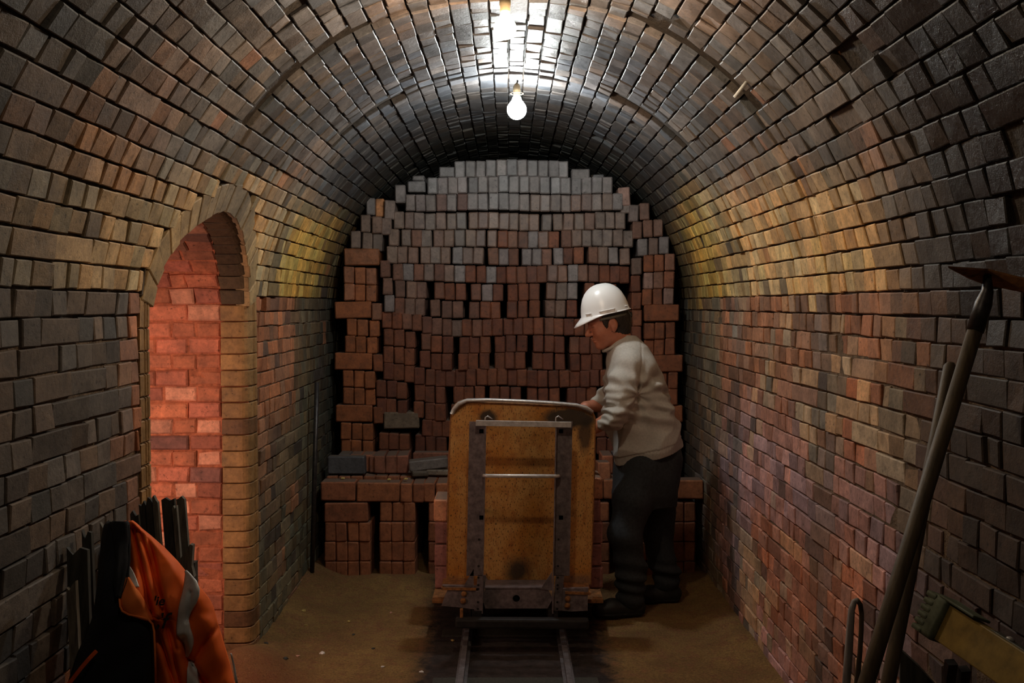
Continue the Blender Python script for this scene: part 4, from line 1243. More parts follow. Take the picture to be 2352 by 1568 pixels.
        # relax
        E = np.concatenate([Q[:, [0, 1]], Q[:, [1, 2]], Q[:, [2, 3]], Q[:, [3, 0]]])
        for _ in range(smooth_it):
            S_ = np.zeros_like(P); C_ = np.zeros(len(P))
            np.add.at(S_, E[:, 0], P[E[:, 1]]); np.add.at(C_, E[:, 0], 1); np.add.at(S_, E[:, 1], P[E[:, 0]]); np.add.at(C_, E[:, 1], 1)
            P = P * 0.5 + 0.5 * S_ / np.maximum(C_, 1)[:, None]
        me = bpy.data.meshes.new(name)
        me.vertices.add(len(P)); me.vertices.foreach_set('co', P.astype(np.float32).ravel())
        me.loops.add(len(Q) * 4); me.loops.foreach_set('vertex_index', Q.astype(np.int32).ravel())
        me.polygons.add(len(Q)); me.polygons.foreach_set('loop_start', np.arange(0, len(Q) * 4, 4, dtype=np.int32))
        me.polygons.foreach_set('use_smooth', np.ones(len(Q), bool))
        me.update(calc_edges=True); me.validate()
        me.materials.append(mat)
        bm = bmesh.new(); bm.from_mesh(me); bmesh.ops.recalc_face_normals(bm, faces=bm.faces[:]); bm.to_mesh(me); bm.free()
        o = bpy.data.objects.new(name, me); COL.objects.link(o)
        if parent: adopt(o, parent)
        return o

YM = 5.27
man = empty('person', (0.72, YM, 0)); tag(man, 'person in a white hard hat, grey sweatshirt and dark jeans bending over the wagon', 'person', None, 'thing')
def w3(px, py, Y): p = W(px, py, Y); return (p.x, p.y, p.z)

# head frame
hp = math.radians(13)
hf = np.array((-math.cos(hp), -0.10, -math.sin(hp))); hf /= np.linalg.norm(hf)
hu = np.array((-math.sin(hp), 0, math.cos(hp))); hu = hu - hf * (hu @ hf); hu /= np.linalg.norm(hu)
hl = np.cross(hu, hf)
HC = np.array(w3(1399, 742, 5.25)); HS = 1.06
def hd(f_, u_, l_): return HC + HS * (hf * f_ + hu * u_ + hl * l_)
HA = np.array([hf, hu, hl])
def he(F_, c, r, k=0.012, cut=False): F_.ell(hd(*c), np.array(r) * HS, HA, k, cut)
sh_l = w3(1446, 848, 5.11); el_l = w3(1422, 950, 5.05); wr_l = w3(1348, 992, 5.10); ha_l = w3(1322, 1000, 5.14)
sh_r = w3(1440, 850, 5.43); el_r = w3(1395, 928, 5.50); wr_r = w3(1345, 934, 5.42); ha_r = w3(1318, 962, 5.36)
hipL = w3(1486, 1062, 5.19); kneeL = w3(1436, 1225, 5.14); ankL = w3(1448, 1378, 5.17)
hipR = w3(1520, 1062, 5.36); kneeR = w3(1512, 1218, 5.40); ankR = w3(1532, 1350, 5.42)

B = Field((0.25, 4.93, 0.0), (0.98, 5.68, 1.80), 0.005)
he(B, (0, 0.02, 0), (0.098, 0.10, 0.077)); he(B, (0.03, -0.055, 0), (0.062, 0.062, 0.056), 0.03)
he(B, (0.066, -0.098, 0), (0.026, 0.022, 0.026), 0.02); he(B, (0.05, -0.03, 0.036), (0.036, 0.034, 0.030), 0.02); he(B, (0.05, -0.03, -0.036), (0.036, 0.034, 0.030), 0.02)
he(B, (0.086, 0.022, 0), (0.018, 0.012, 0.048), 0.012)
he(B, (0.098, 0.004, 0.031), (0.016, 0.012, 0.018), 0.006, True); he(B, (0.098, 0.004, -0.031), (0.016, 0.012, 0.018), 0.006, True)
he(B, (0.082, 0.003, 0.031), (0.013, 0.0115, 0.014), 0.003); he(B, (0.082, 0.003, -0.031), (0.013, 0.0115, 0.014), 0.003)
B.cone(hd(0.094, 0.012, 0), hd(0.122, -0.032, 0), 0.008, 0.012, 0.010); he(B, (0.108, -0.036, 0), (0.016, 0.009, 0.016), 0.006)
he(B, (0.091, -0.062, 0), (0.014, 0.006, 0.024), 0.004); he(B, (0.088, -0.074, 0), (0.013, 0.0065, 0.021), 0.004)
for sg in (1, -1):
    he(B, (-0.006, -0.008, 0.080 * sg), (0.018, 0.032, 0.009), 0.006); he(B, (0.0, -0.006, 0.089 * sg), (0.009, 0.017, 0.006), 0.003, True)
    he(B, (0.0, -0.034, 0.078 * sg), (0.009, 0.011, 0.007), 0.004)
nb_ = w3(1440, 812, 5.27)
B.cone(hd(-0.030, -0.05, 0), nb_, 0.056, 0.066, 0.03)
B.cone(w3(1455, 850, 5.27), w3(1480, 960, 5.27), 0.10, 0.12, 0.05); B.cone(nb_, w3(1455, 850, 5.27), 0.06, 0.09, 0.03); B.cone(w3(1480, 960, 5.27), w3(1500, 1050, 5.27), 0.12, 0.12, 0.05)
B.cone(w3(1450, 850, 5.27), sh_l, 0.06, 0.05, 0.04); B.cone(w3(1450, 850, 5.27), sh_r, 0.06, 0.05, 0.04)
for sh, el, wr, ha, sg in ((sh_l, el_l, wr_l, ha_l, 1), (sh_r, el_r, wr_r, ha_r, -1)):
    B.cone(sh, el, 0.052, 0.044, 0.02); B.cone(el, wr, 0.045, 0.029, 0.02)
    wr = np.array(wr); ha = np.array(ha); d = ha - wr; d /= np.linalg.norm(d)
    sd = np.cross(d, (0, 0, 1)); sd /= np.linalg.norm(sd); upv = np.cross(sd, d)
    palm = wr + d * 0.045
    B.cone(wr, palm, 0.026, 0.030, 0.015)
    for q, (o_, Lf, rf) in enumerate(((-0.030, 0.062, 0.0078), (-0.010, 0.074, 0.0085), (0.010, 0.080, 0.0088), (0.030, 0.072, 0.0085))):
        p0 = palm + sd * o_ + d * 0.028; p1 = p0 + d * Lf * 0.5 - upv * 0.010; p2 = p1 + d * Lf * 0.25 - upv * Lf * 0.35
        B.cone(palm + sd * o_ * 0.7, p0, 0.012, rf + 0.002, 0.010); B.cone(p0, p1, rf + 0.001, rf, 0.004); B.cone(p1, p2, rf, rf * 0.85, 0.003)
    t0 = wr + d * 0.02 + sd * 0.025 * sg; t1 = t0 + d * 0.035 + sd * 0.025 * sg - upv * 0.02; t2 = t1 + d * 0.03 - upv * 0.012
    B.cone(t0, t1, 0.013, 0.0105, 0.008); B.cone(t1, t2, 0.0105, 0.009, 0.003)
B.cone(w3(1500, 1050, 5.27), hipL, 0.12, 0.085, 0.04); B.cone(w3(1500, 1050, 5.27), hipR, 0.12, 0.085, 0.04)
for hp_, kn, an in ((hipL, kneeL, ankL), (hipR, kneeR, ankR)):
    B.cone(hp_, kn, 0.078, 0.052, 0.03); B.cone(kn, an, 0.050, 0.034, 0.02); B.cone(an, (an[0] - 0.09, an[1] - 0.01, 0.055), 0.034, 0.03, 0.02)
B.mesh('body', M['skin'], man, 1)

# hair
Hf = Field(HC - 0.17, HC + 0.17, 0.004)
he(Hf, (-0.016, 0.018, 0), (0.096, 0.103, 0.083), 0.005); he(Hf, (-0.055, -0.035, 0), (0.046, 0.055, 0.060), 0.02)
he(Hf, (0.028, 0.025, 0.070), (0.016, 0.040, 0.013), 0.008); he(Hf, (0.028, 0.025, -0.070), (0.016, 0.040, 0.013), 0.008)
X, Y, Z = Hf.ax[0][:, None, None] - HC[0], Hf.ax[1][None, :, None] - HC[1], Hf.ax[2][None, None, :] - HC[2]
ff = (X * hf[0] + Y * hf[1] + Z * hf[2]) / HS; uu = (X * hu[0] + Y * hu[1] + Z * hu[2]) / HS
Hf.v += (0.0018 * np.sin(ff * 420 + uu * 130) * np.sin(uu * 260)).astype(np.float32)
Hf.v = np.maximum(Hf.v, np.minimum(ff - 0.045 + 0 * uu, (0.052 - uu))).astype(np.float32)      # clear the face
Hf.v = np.maximum(Hf.v, -0.088 - uu).astype(np.float32)
ear = np.sqrt(((ff + 0.004) / 0.026) ** 2 + ((uu + 0.018) / 0.040) ** 2) - 1
ll = (X * hl[0] + Y * hl[1] + Z * hl[2]) / HS
Hf.v = np.where(np.abs(ll) > 0.066, np.maximum(Hf.v, -ear * 0.03), Hf.v).astype(np.float32)
o = Hf.mesh('hair', M['hair'], man, 1); o['label'] = 'short dark brown hair'
# eyebrow and lids
for sg in (1, -1):
    m = MB().tube([hd(0.088, 0.026, 0.012 * sg + 0.004 * sg), hd(0.090, 0.030, 0.030 * sg), hd(0.078, 0.026, 0.050 * sg)], [0.003, 0.0042, 0.002], 8)
    adopt(m.build('eyebrow', M['hair'], None, True), man)
    m = MB().tube([hd(0.090, 0.001, 0.018 * sg), hd(0.0945, 0.000, 0.031 * sg), hd(0.086, 0.001, 0.044 * sg)], 0.0016, 6)
    adopt(m.build('eyelashes', M['hair'], None, True), man)

# sweatshirt
def pxr(y, l, r, cyY=YM):
    a, b = W(l, y, cyY), W(r, y, cyY); return a.z, (a.x + b.x) / 2, (b.x - a.x) / 2
SF = Field((0.35, 4.90, 0.70), (1.02, 5.72, 1.52), 0.005)
tor = [(768, 1424, 1460), (780, 1408, 1474), (795, 1400, 1490), (820, 1396, 1503), (850, 1392, 1515), (890, 1388, 1529), (930, 1386, 1544), (970, 1388, 1556), (1005, 1394, 1565), (1030, 1400, 1569), (1052, 1404, 1570), (1075, 1408, 1568)]
zz, cx, rx = zip(*[pxr(*t) for t in tor])
ry = [0.060, 0.085, 0.125, 0.165, 0.19, 0.20, 0.20, 0.195, 0.19, 0.185, 0.18, 0.18]
SF.stack(zz, cx, [YM] * len(zz), rx, ry, 0.02, 2.3)
SF.cone(w3(1443, 812, YM), w3(1450, 850, 5.14), 0.055, 0.07, 0.05); SF.cone(w3(1443, 812, YM), w3(1446, 850, 5.42), 0.055, 0.07, 0.05)
SF.cone(sh_l, w3(1428, 900, 5.07), 0.080, 0.080, 0.03); SF.cone(w3(1428, 900, 5.07), w3(1414, 948, 5.04), 0.080, 0.074, 0.03); SF.cone(w3(1414, 948, 5.04), w3(1392, 972, 5.06), 0.072, 0.054, 0.02)
SF.cone(sh_r, w3(1410, 905, 5.48), 0.076, 0.070, 0.03); SF.cone(w3(1410, 905, 5.48), w3(1376, 926, 5.48), 0.064, 0.050, 0.02)
X, Y, Z = SF.ax[0][:, None, None], SF.ax[1][None, :, None], SF.ax[2][None, None, :]
# hem: a slanted plane
h0, h1 = W(1410, 1066, YM), W(1570, 1024, YM)
sl_ = (h1.z - h0.z) / (h1.x - h0.x)
hem = h0.z + (X - h0.x) * sl_
def rand_folds(X, Y, Z):
    f = 0.015 * (2 * np.abs(np.sin(0.5 * (13 * Z + 26 * X + 3 * np.sin(8 * Z + 9 * Y) + 7 * Y))) - 1.1) * np.clip((1.35 - Z) * 4, 0, 1)
    f += 0.008 * (2 * np.abs(np.sin(0.5 * (34 * Z - 26 * X + 4 * np.sin(9 * X + 5 * Y)))) - 1.1) * np.clip((1.25 - Z) * 5, 0, 1)
    f += 0.006 * np.sin(60 * Z + 14 * X + 5 * np.sin(11 * Z) + 12 * Y)
    return f
el = np.array(w3(1408, 948, 5.03))
dist = np.sqrt((X - el[0]) ** 2 + (Y - el[1]) ** 2 + (Z - el[2]) ** 2)
rings = 0.011 * np.sin((Z * 0.93 + X * 0.36) * 175 + 2.5 * np.sin(X * 26 + 1) + 1.5 * np.sin(Y * 30)) * np.exp(-(dist / 0.085) ** 2)
SF.v += (rand_folds(X, Y, Z) + rings + 0.0 * X).astype(np.float32)
# longitudinal creases radiating from the armpit
ap = np.array(w3(1462, 905, 5.10))
ang = np.arctan2(Z - ap[2], X - ap[0]); rad = np.sqrt((X - ap[0]) ** 2 + (Z - ap[2]) ** 2)
SF.v += (0.009 * np.cos(ang * 9) * np.exp(-((rad - 0.12) / 0.09) ** 2) * (Y < YM)).astype(np.float32)
# armhole seam
SF.v += (0.004 * np.exp(-(((X - (ap[0] - 0.0 + 0.14 * (Z - ap[2]))) / 0.004) ** 2)) * ((Z > ap[2]) & (Y < YM))).astype(np.float32)
# ribbed waistband
band = (Z > hem) & (Z < hem + 0.052)
SF.v = np.where(band, SF.v + 0.006 + 0.0015 * np.sin(X * 420), SF.v).astype(np.float32)
SF.v = np.maximum(SF.v, hem - Z).astype(np.float32)
# neck opening
nk = np.array(hd(-0.030, -0.075, 0))
pass
o = SF.mesh('sweatshirt', M['sweat'], man, 1); o['label'] = 'grey marl sweatshirt with pushed-up sleeves'
ca_, cb_ = W(1386, 806, YM), W(1446, 770, YM)
cl = [(ca_ + cb_) / 2 + (cb_ - ca_) / 2 * math.cos(a) + Vector((0, 0.082 * math.sin(a), 0)) for a in np.linspace(0, 2 * math.pi, 29)]
adopt(MB().tube(cl, 0.0085, 8, False).build('collar', M['sweat'], None, True), man)

# trousers
TF = Field((0.38, 4.98, 0.02), (1.0, 5.60, 1.02), 0.0055)
t2 = [(1012, 1425, 1560), (1050, 1414, 1566), (1090, 1408, 1562), (1130, 1404, 1556), (1160, 1410, 1552)]
zz, cx, rx = zip(*[pxr(*t) for t in t2])
TF.stack(zz, cx, [YM] * 5, rx, [0.14, 0.165, 0.175, 0.165, 0.13], 0.03)
TF.cone(hipL, w3(1452, 1150, 5.15), 0.10, 0.095, 0.03); TF.cone(w3(1452, 1150, 5.15), kneeL, 0.098, 0.084, 0.03); TF.cone(kneeL, w3(1448, 1310, 5.16), 0.084, 0.080, 0.03); TF.cone(w3(1448, 1310, 5.16), w3(1450, 1368, 5.17), 0.080, 0.074, 0.02)
TF.cone(hipR, kneeR, 0.105, 0.082, 0.03); TF.cone(kneeR, w3(1530, 1330, 5.42), 0.080, 0.075, 0.03)
X, Y, Z = TF.ax[0][:, None, None], TF.ax[1][None, :, None], TF.ax[2][None, None, :]
TF.v += (0.006 * np.sin(36 * Z + 9 * X + 3 * np.sin(12 * Z + 8 * Y)) * np.clip((0.62 - Z) * 3, 0, 1) + 0.004 * np.sin(20 * X + 25 * Z + 20 * Y)
         + 0.010 * np.sin(95 * Z + 14 * X) * np.exp(-((Z - 0.17) / 0.07) ** 2)).astype(np.float32)
o = TF.mesh('jeans', M['jeans'], man, 1)
# boots
for an, nm in ((ankL, 0), (ankR, 1)):
    fx, fy = -0.985, -0.17
    BF = Field((an[0] - 0.26, an[1] - 0.16, -0.02), (an[0] + 0.14, an[1] + 0.12, 0.24), 0.005)
    a = np.array(an); g = floor_h(a[0], a[1])
    BF.cone((a[0], a[1], 0.20), (a[0] + 0.005, a[1], 0.10), 0.054, 0.056, 0.02)
    BF.cone((a[0] + 0.035, a[1], g + 0.05), (a[0] + fx * 0.10, a[1] + fy * 0.1, g + 0.050), 0.046, 0.046, 0.02)
    BF.cone((a[0] + fx * 0.10, a[1] + fy * 0.1, g + 0.048), (a[0] + fx * 0.17, a[1] + fy * 0.17, g + 0.042), 0.046, 0.040, 0.02)
    Z = BF.ax[2][None, None, :]
    BF.v = np.where(Z < g + 0.022, BF.v - 0.005, BF.v); BF.v = np.maximum(BF.v, g + 0.003 - Z).astype(np.float32)
    BF.mesh('boot', M['boot'], man, 1)

# hard hat
hp2 = math.radians(12)
pf = Vector((-math.cos(hp2), -0.06, -math.sin(hp2))).normalized(); pu = Vector((-math.sin(hp2), 0, math.cos(hp2))); pu = (pu - pf * pu.dot(pf)).normalized(); plv = pu.cross(pf)
hc_ = W(1391, 717, 5.25)
V = []; Fs = []; na = 56
prof_h = [(0.0, 0.150), (0.12, 0.1495), (0.25, 0.147), (0.40, 0.1405), (0.55, 0.129), (0.70, 0.111), (0.82, 0.088), (0.91, 0.060), (0.97, 0.030), (1.0, 0.0)]
for r_, h_ in prof_h:
    for k in range(na):
        a = 2 * math.pi * k / na
        ca, sa = math.cos(a), math.sin(a)
        rf = 0.132 if ca > 0 else 0.128
        ridge = 0.004 * math.exp(-(sa * r_ / 0.16) ** 2) * (1 if r_ < 0.9 else 0)
        V.append(hc_ + pf * (ca * rf * r_) + plv * (sa * 0.108 * r_) + pu * (h_ + ridge))
def brim(a, t):
    ca = math.cos(a)
    ext = 0.008 + 0.042 * max(0, ca) ** 2.2
    return ext * t, -0.004 * t - 0.040 * max(0, ca) ** 2.0 * t ** 1.2
for t in (0.15, 0.6, 1.0):
    for k in range(na):
        a = 2 * math.pi * k / na; ca, sa = math.cos(a), math.sin(a); e, dz = brim(a, t)
        rf = 0.132 if ca > 0 else 0.128
        V.append(hc_ + pf * (ca * (rf + e)) + plv * (sa * (0.108 + e * 0.8)) + pu * (-0.003 + dz))
nr = len(prof_h) + 3
Fs = [(i * na + k, (i + 1) * na + k, (i + 1) * na + (k + 1) % na, i * na + (k + 1) % na) for i in range(nr - 1) for k in range(na)]
ht = mesh_obj('hard_hat', V, Fs, M['helmet'], smooth=True)
md = ht.modifiers.new('t', 'SOLIDIFY'); md.thickness = 0.0028; md.offset = -1
ht['label'] = 'white plastic hard hat'
adopt(ht, man)
def hpt(a, r_, h_):
    return hc_ + pf * (math.cos(a) * 0.131 * r_) + plv * (math.sin(a) * 0.109 * r_) + pu * h_
for a0, a1 in ((0.55, 0.85), (1.2, 1.85), (2.35, 2.6)):
    cl = [hpt(a, 1.012, 0.012 + 0.004 * 0) for a in np.linspace(a0, a1, 8)]
    o = MB().tube(cl, 0.0030, 6).build('accessory_slot', M['helmet'], None, True); o.parent = ht
    o2 = MB().tube([hpt(a1, 1.012, 0.012), hpt(a1, 1.02, -0.004)], 0.0028, 6).build('accessory_slot', M['helmet']); o2.parent = ht
hb = [hpt(a, 0.86, -0.030) for a in np.linspace(1.1, 2 * math.pi - 1.1, 30)]
adopt(MB().tube(hb, 0.007, 8).build('headband', M['helmet_in'], None, True), man)
kn = hpt(math.pi, 0.92, -0.038)
adopt(MB().box(kn, (0.03, 0.04, 0.03), bev=0.008).build('ratchet_knob', M['cord']), man)
adopt(MB().tube([hpt(2.6, 0.93, -0.005), hpt(2.75, 1.0, -0.04), hpt(2.9, 0.9, -0.085)], 0.0022, 6).build('chin_strap', M['helmet_in']), man)

# ------------------------------------------------------------------ jacket
jk = empty('work_jacket', W(300, 1198, 2.5)); tag(jk, 'orange and navy work jacket with silver reflective tape hanging by the doorway', 'jacket')
creases = [([(305, 1215), (322, 1290), (340, 1380), (352, 1425), (380, 1500), (400, 1570)], 7, 0.030),
           ([(322, 1222), (345, 1290), (362, 1360), (385, 1450), (412, 1568)], 6, 0.026),
           ([(338, 1230), (352, 1275), (372, 1370), (392, 1440), (405, 1490)], 5, 0.018),
           ([(420, 1468), (430, 1510), (470, 1570)], 9, 0.030),
           ([(500, 1440), (470, 1480), (440, 1530)], 6, 0.014),
           ([(438, 1360), (432, 1400), (428, 1425)], 4, 0.012)]
def cdist(px, py, pts_):
    best = 1e9
    for (x0, y0), (x1, y1) in zip(pts_[:-1], pts_[1:]):
        dx, dy = x1 - x0, y1 - y0; t = max(0, min(1, ((px - x0) * dx + (py - y0) * dy) / (dx * dx + dy * dy)))
        best = min(best, math.hypot(px - x0 - t * dx, py - y0 - t * dy))
    return best
def jy(px, py, L_=150, R_=550):
    """depth of the jacket front at this place"""
    y = 2.50
    t = (px - 300) / 240.0
    y -= 0.10 * sm(1195, 1400, py)
    y += 0.10 * (t * t if t > 0 else 0.6 * t * t)
    for pts_, w_, a_ in creases:
        d = cdist(px, py, pts_); y += a_ * math.exp(-(d / w_) ** 2)
    y += 0.006 * math.sin(px * 0.09 + py * 0.02) + 0.004 * math.sin(py * 0.07 + px * 0.05)
    # bulge of the sleeve
    c = 405 + (py - 1300) * 0.36
    if py > 1290: y -= 0.035 * math.exp(-((px - c - 50) / 42) ** 2)
    return y
def patch(name, rows_, mat, off=0.0, nu=26, nv=60, th=0.004, edge=0.05, parent=jk):
    ysr = [r[0] for r in rows_]
    V = []
    for j in range(nv + 1):
        py = ysr[0] + (ysr[-1] - ysr[0]) * j / nv
        l = float(np.interp(py, ysr, [r[1] for r in rows_])); r = float(np.interp(py, ysr, [r[2] for r in rows_]))
        for i in range(nu + 1):
            t = i / nu; px = l + (r - l) * t
            roll = edge * (max(0, abs(2 * t - 1) - 0.55) / 0.45) ** 2
            V.append(W(px, py, jy(px, py) + off + roll))
    Fs = [(j * (nu + 1) + i, j * (nu + 1) + i + 1, (j + 1) * (nu + 1) + i + 1, (j + 1) * (nu + 1) + i) for j in range(nv) for i in range(nu)]
    o = mesh_obj(name, V, Fs, mat, smooth=True)
    md = o.modifiers.new('t', 'SOLIDIFY'); md.thickness = th; md.offset = 0
    return adopt(o, parent)
orows = [(1196, 286, 304), (1203, 287, 314), (1215, 290, 326), (1230, 292, 345), (1260, 296, 379), (1290, 296, 408), (1320, 291, 432), (1350, 281, 460), (1375, 274, 480), (1395, 274, 490), (1408, 282, 493), (1416, 308, 495), (1424, 338, 497), (1440, 351, 502), (1480, 356, 514), (1520, 359, 526), (1568, 360, 538), (1700, 362, 556)]
o = patch('orange_front', orows, M['orange'], 0.0, 60, 120); o['label'] = 'orange front and sleeve'
nrows = [(1198, 248, 290), (1206, 241, 294), (1225, 237, 296), (1260, 233, 298), (1300, 229, 300), (1340, 226, 296), (1380, 221, 290), (1420, 214, 350), (1450, 203, 358), (1500, 180, 362), (1568, 158, 364), (1700, 130, 366)]
o = patch('navy_lining', nrows, M['navy'], -0.004, 26, 60, 0.006, 0.07); o['label'] = 'dark navy fleece body and collar'
o = patch('navy_collar', [(1197, 262, 291), (1204, 256, 295), (1230, 262, 297), (1290, 268, 296), (1340, 262, 285), (1372, 268, 276)], M['navy'], -0.022, 14, 40, 0.008, 0.02)
# silver tapes
o = patch('reflective_tape', [(1310, 425, 428), (1318, 426, 437), (1335, 424, 452), (1352, 421, 458), (1368, 417, 457), (1385, 413, 450), (1400, 410, 441), (1420, 408, 433), (1440, 406, 436), (1455, 406, 441), (1466, 414, 444), (1478, 424, 444), (1492, 426, 440), (1508, 427, 432)], M['tape'], -0.010, 14, 50, 0.003, 0.004); o['label'] = 'silver reflective sleeve tape'
o = patch('reflective_tape', [(1300, 294, 298), (1312, 295, 306), (1330, 299, 314), (1348, 303, 320)], M['tape'], -0.010, 6, 14, 0.003, 0.0)
o = patch('reflective_tape', [(1518, 434, 441), (1535, 431, 452), (1568, 429, 458), (1640, 428, 462)], M['tape'], -0.010, 6, 14, 0.003, 0.0)
o = patch('reflective_tape', [(1500, 529, 532), (1530, 535, 540), (1568, 541, 546)], M['tape'], 0.028, 4, 10, 0.003, 0.0)
# folded front flap, lighter lining side out, with a stitched hem
o = patch('front_flap', [(1326, 290, 296), (1345, 279, 310), (1365, 274, 322), (1385, 275, 334), (1400, 279, 342), (1410, 292, 347), (1418, 318, 350), (1424, 338, 352)], M['orange_light'], -0.016, 16, 24, 0.004, 0.012); o['label'] = 'turned-back lighter orange front flap'
hem_pts = [(274, 1370), (276, 1392), (281, 1403), (296, 1411), (320, 1416), (340, 1422), (350, 1432), (354, 1450), (356, 1490), (358, 1568)]
adopt(MB().tube([W(px, py, jy(px, py) - 0.018) for px, py in hem_pts], 0.0026, 8).build('zip_edge', M['orange_light'], None, True), jk)
adopt(MB().tube([W(px, py, jy(px, py) - 0.016) for px, py in [(295, 1205), (297, 1240), (297, 1290), (293, 1330), (284, 1358), (275, 1374)]], 0.0026, 8).build('collar_piping', M['navy'], None, True), jk)
# orange strap across the lower navy part
st = [(222, 1494), (205, 1512), (188, 1532), (168, 1558), (150, 1580)]
V = []
for px, py in st:
    for d_ in (-4.5, 4.5): V.append(W(px + d_ * 0.75, py + d_ * 0.65, jy(px, py) - 0.03))
o = mesh_obj('orange_strap', V, [(2 * i, 2 * i + 1, 2 * i + 3, 2 * i + 2) for i in range(len(st) - 1)], M['orange'])
md = o.modifiers.new('t', 'SOLIDIFY'); md.thickness = 0.004; adopt(o, jk)
# embroidered letters (what the folds leave readable)
def letters(txt, px, py, size, rot, shear=0.25):
    cu = bpy.data.curves.new('lettering', 'FONT'); cu.body = txt; cu.size = size; cu.shear = shear; cu.extrude = 0.001; cu.offset = 0.0005
    cu.materials.append(M['ink'])
    o = bpy.data.objects.new('lettering', cu); COL.objects.link(o)
    p = W(px, py, jy(px, py) - 0.014)
    o.location = p; o.rotation_euler = (math.pi / 2, 0, rot)
    me = bpy.data.meshes.new_from_object(o.evaluated_get(bpy.context.evaluated_depsgraph_get()))
    mw = Matrix.Translation(o.location) @ o.rotation_euler.to_matrix().to_4x4()
    me.transform(mw)
    bpy.data.objects.remove(o)
    o = bpy.data.objects.new('lettering', me); COL.objects.link(o)
    return adopt(o, jk)
letters("'ie", 350, 1390, 0.032, 0.1)
letters('lf', 356, 1443, 0.055, 0.1, 0.35)

# ------------------------------------------------------------------ boards and slats leaning by the doorway
PG = 'dark boards leaning beside the doorway'
pl = [  # px top-left, px top-right, py top, Y, bottom shift px, material, label
    (318, 336, 1152, 3.02, -4, 'plank', 'short black board leaning furthest to the wall side of the doorway'),
    (334, 350, 1146, 3.00, -2, 'plank', 'black board with a jagged top beside the grey slat'),
    (349, 361, 1140, 2.99, 3, 'plank_grey', 'narrow greyed slat between two black boards'),
    (370, 400, 1144, 3.02, 4, 'plank', 'wide black board just left of the red passage bricks'),
    (395, 405, 1162, 3.00, 4, 'plank_grey', 'thin grey batten along the edge of the wide black board'),
    (404, 423, 1140, 3.05, 6, 'plank_grey', 'grey-brown board standing nearest the passage'),
    (192, 214, 1198, 2.78, 6, 'plank_grey', 'tall greyish slat left of the jacket collar'),
    (168, 190, 1222, 2.66, -10, 'plank', 'dark slat second from the left beside the jacket'),
    (214, 236, 1228, 2.84, 4, 'plank', 'dark slat standing directly behind the jacket collar'),
    (298, 317, 1172, 2.97, 0, 'plank', 'dark slat standing behind the orange shoulder'),
    (128, 150, 1340, 2.56, 2, 'plank_grey', 'short pale-ended slat left of the navy lining'),
    (152, 176, 1352, 2.62, 2, 'plank_grey', 'brownish slat beside the short pale-ended one'),
    (120, 168, 1262, 2.60, -6, 'plank', 'broad black board at the far left of the slats')]
for (xa, xb, yt, Y, sh, mt, lb) in pl:
    a = W((xa + xb) / 2, yt, Y); w_ = (xb - xa) * Y / F
    b = Vector((a.x + 0.10 + sh * 0.001, Y - 0.10, floor_h(a.x + 0.1, Y - 0.1) + 0.0))
    a = Vector((max(a.x, -1.155 + 0.02), a.y, a.z))
    m = MB(); dirn = (a - b)
    t = dirn.normalized()
    # board with a broken, slanted top
    up = Vector((0, -1, 0)); up = (up - t * up.dot(t)).normalized(); sx = up.cross(t).normalized()
    top = [a + sx * (w_ * q) + t * random.uniform(-0.02, 0.008) for q in (-0.5, -0.15, 0.2, 0.5)]
    bot = [b + sx * (w_ * q) for q in (0.5, -0.5)]
    m.prism([top[0], top[1], top[2], top[3], bot[0] if (bot[0] - top[3]).length < (bot[1] - top[3]).length else bot[1], bot[1] if (bot[0] - top[3]).length < (bot[1] - top[3]).length else bot[0]], up * -0.016)
    tag(m.build('board', M[mt]), lb, 'board', PG)
# slanted offcut above the sleeve
m = MB().prism([W(408, 1292, 2.98), W(436, 1250, 2.98), W(443, 1252, 2.98), W(440, 1300, 2.98), W(446, 1325, 2.98), W(412, 1325, 2.98)], (0, 0.02, 0))
off_ = m.build('board', M['plank_grey']); tag(off_, 'slanting grey-brown offcut between the orange sleeve and the red bricks', 'board', PG)
a = W(425, 1310, 3.0)
tag(MB().beam((a.x, 3.03, 0.0), (a.x, 3.03, a.z + 0.02), 0.05, 0.03).build('board', M['plank']), 'short dark stake holding the slanting offcut behind the sleeve', 'board', PG)
# post that carries the jacket
p = W(282, 1206, 2.94)
tag(MB().beam((p.x - 0.0, 3.0, 0.0), (p.x, 2.96, p.z - 0.008), 0.06, 0.045, (0, -1, 0), 0.006).build('post', M['plank']), 'dark timber post carrying the orange and navy jacket', 'post')

# ------------------------------------------------------------------ iron pipe at the far left wall
pa, pb = W(728, 878, 5.80), W(717, 1352, 5.74)
pb.z = floor_h(pb.x, pb.y) + 0.0
pipe = MB().tube([pb, pb.lerp(pa, 0.5), pa], 0.0135, 14).build('iron_pipe', M['iron'], None, True); tag(pipe, 'dark iron pipe leaning against the wall left of the brick bench', 'pipe')

# ------------------------------------------------------------------ tools on the right
def long_tool(pt, pb_, r0, r1):
    return pt, pb_
t_top = W(2268, 668, 2.22); t_mid = W(1990, 1568, 2.14)
dv_ = (t_mid - t_top); t_bot = t_top + dv_ * ((t_top.z - 0.02) / (t_top.z - t_mid.z))
rake = empty('scraper', t_bot); tag(rake, 'long wooden-handled scraper with a rusty plate head leaning on the wall', 'scraper')
sock = t_top + dv_.normalized() * 0.085
adopt(MB().tube([t_bot, t_bot.lerp(sock, 0.5), sock], [0.017, 0.0175, 0.0165], 16).build('handle', M['handle_wood'], None, True), rake)
adopt(MB().tube([sock - dv_.normalized() * -0.01, t_top + dv_.normalized() * 0.03, t_top, W(2268, 632, 2.22)], [0.0185, 0.0185, 0.013, 0.008], 16).build('socket', M['iron'], None, True), rake)
c0, c1, c2 = W(2178, 611, 2.16), W(2270, 617, 2.20), W(2400, 650, 2.16)
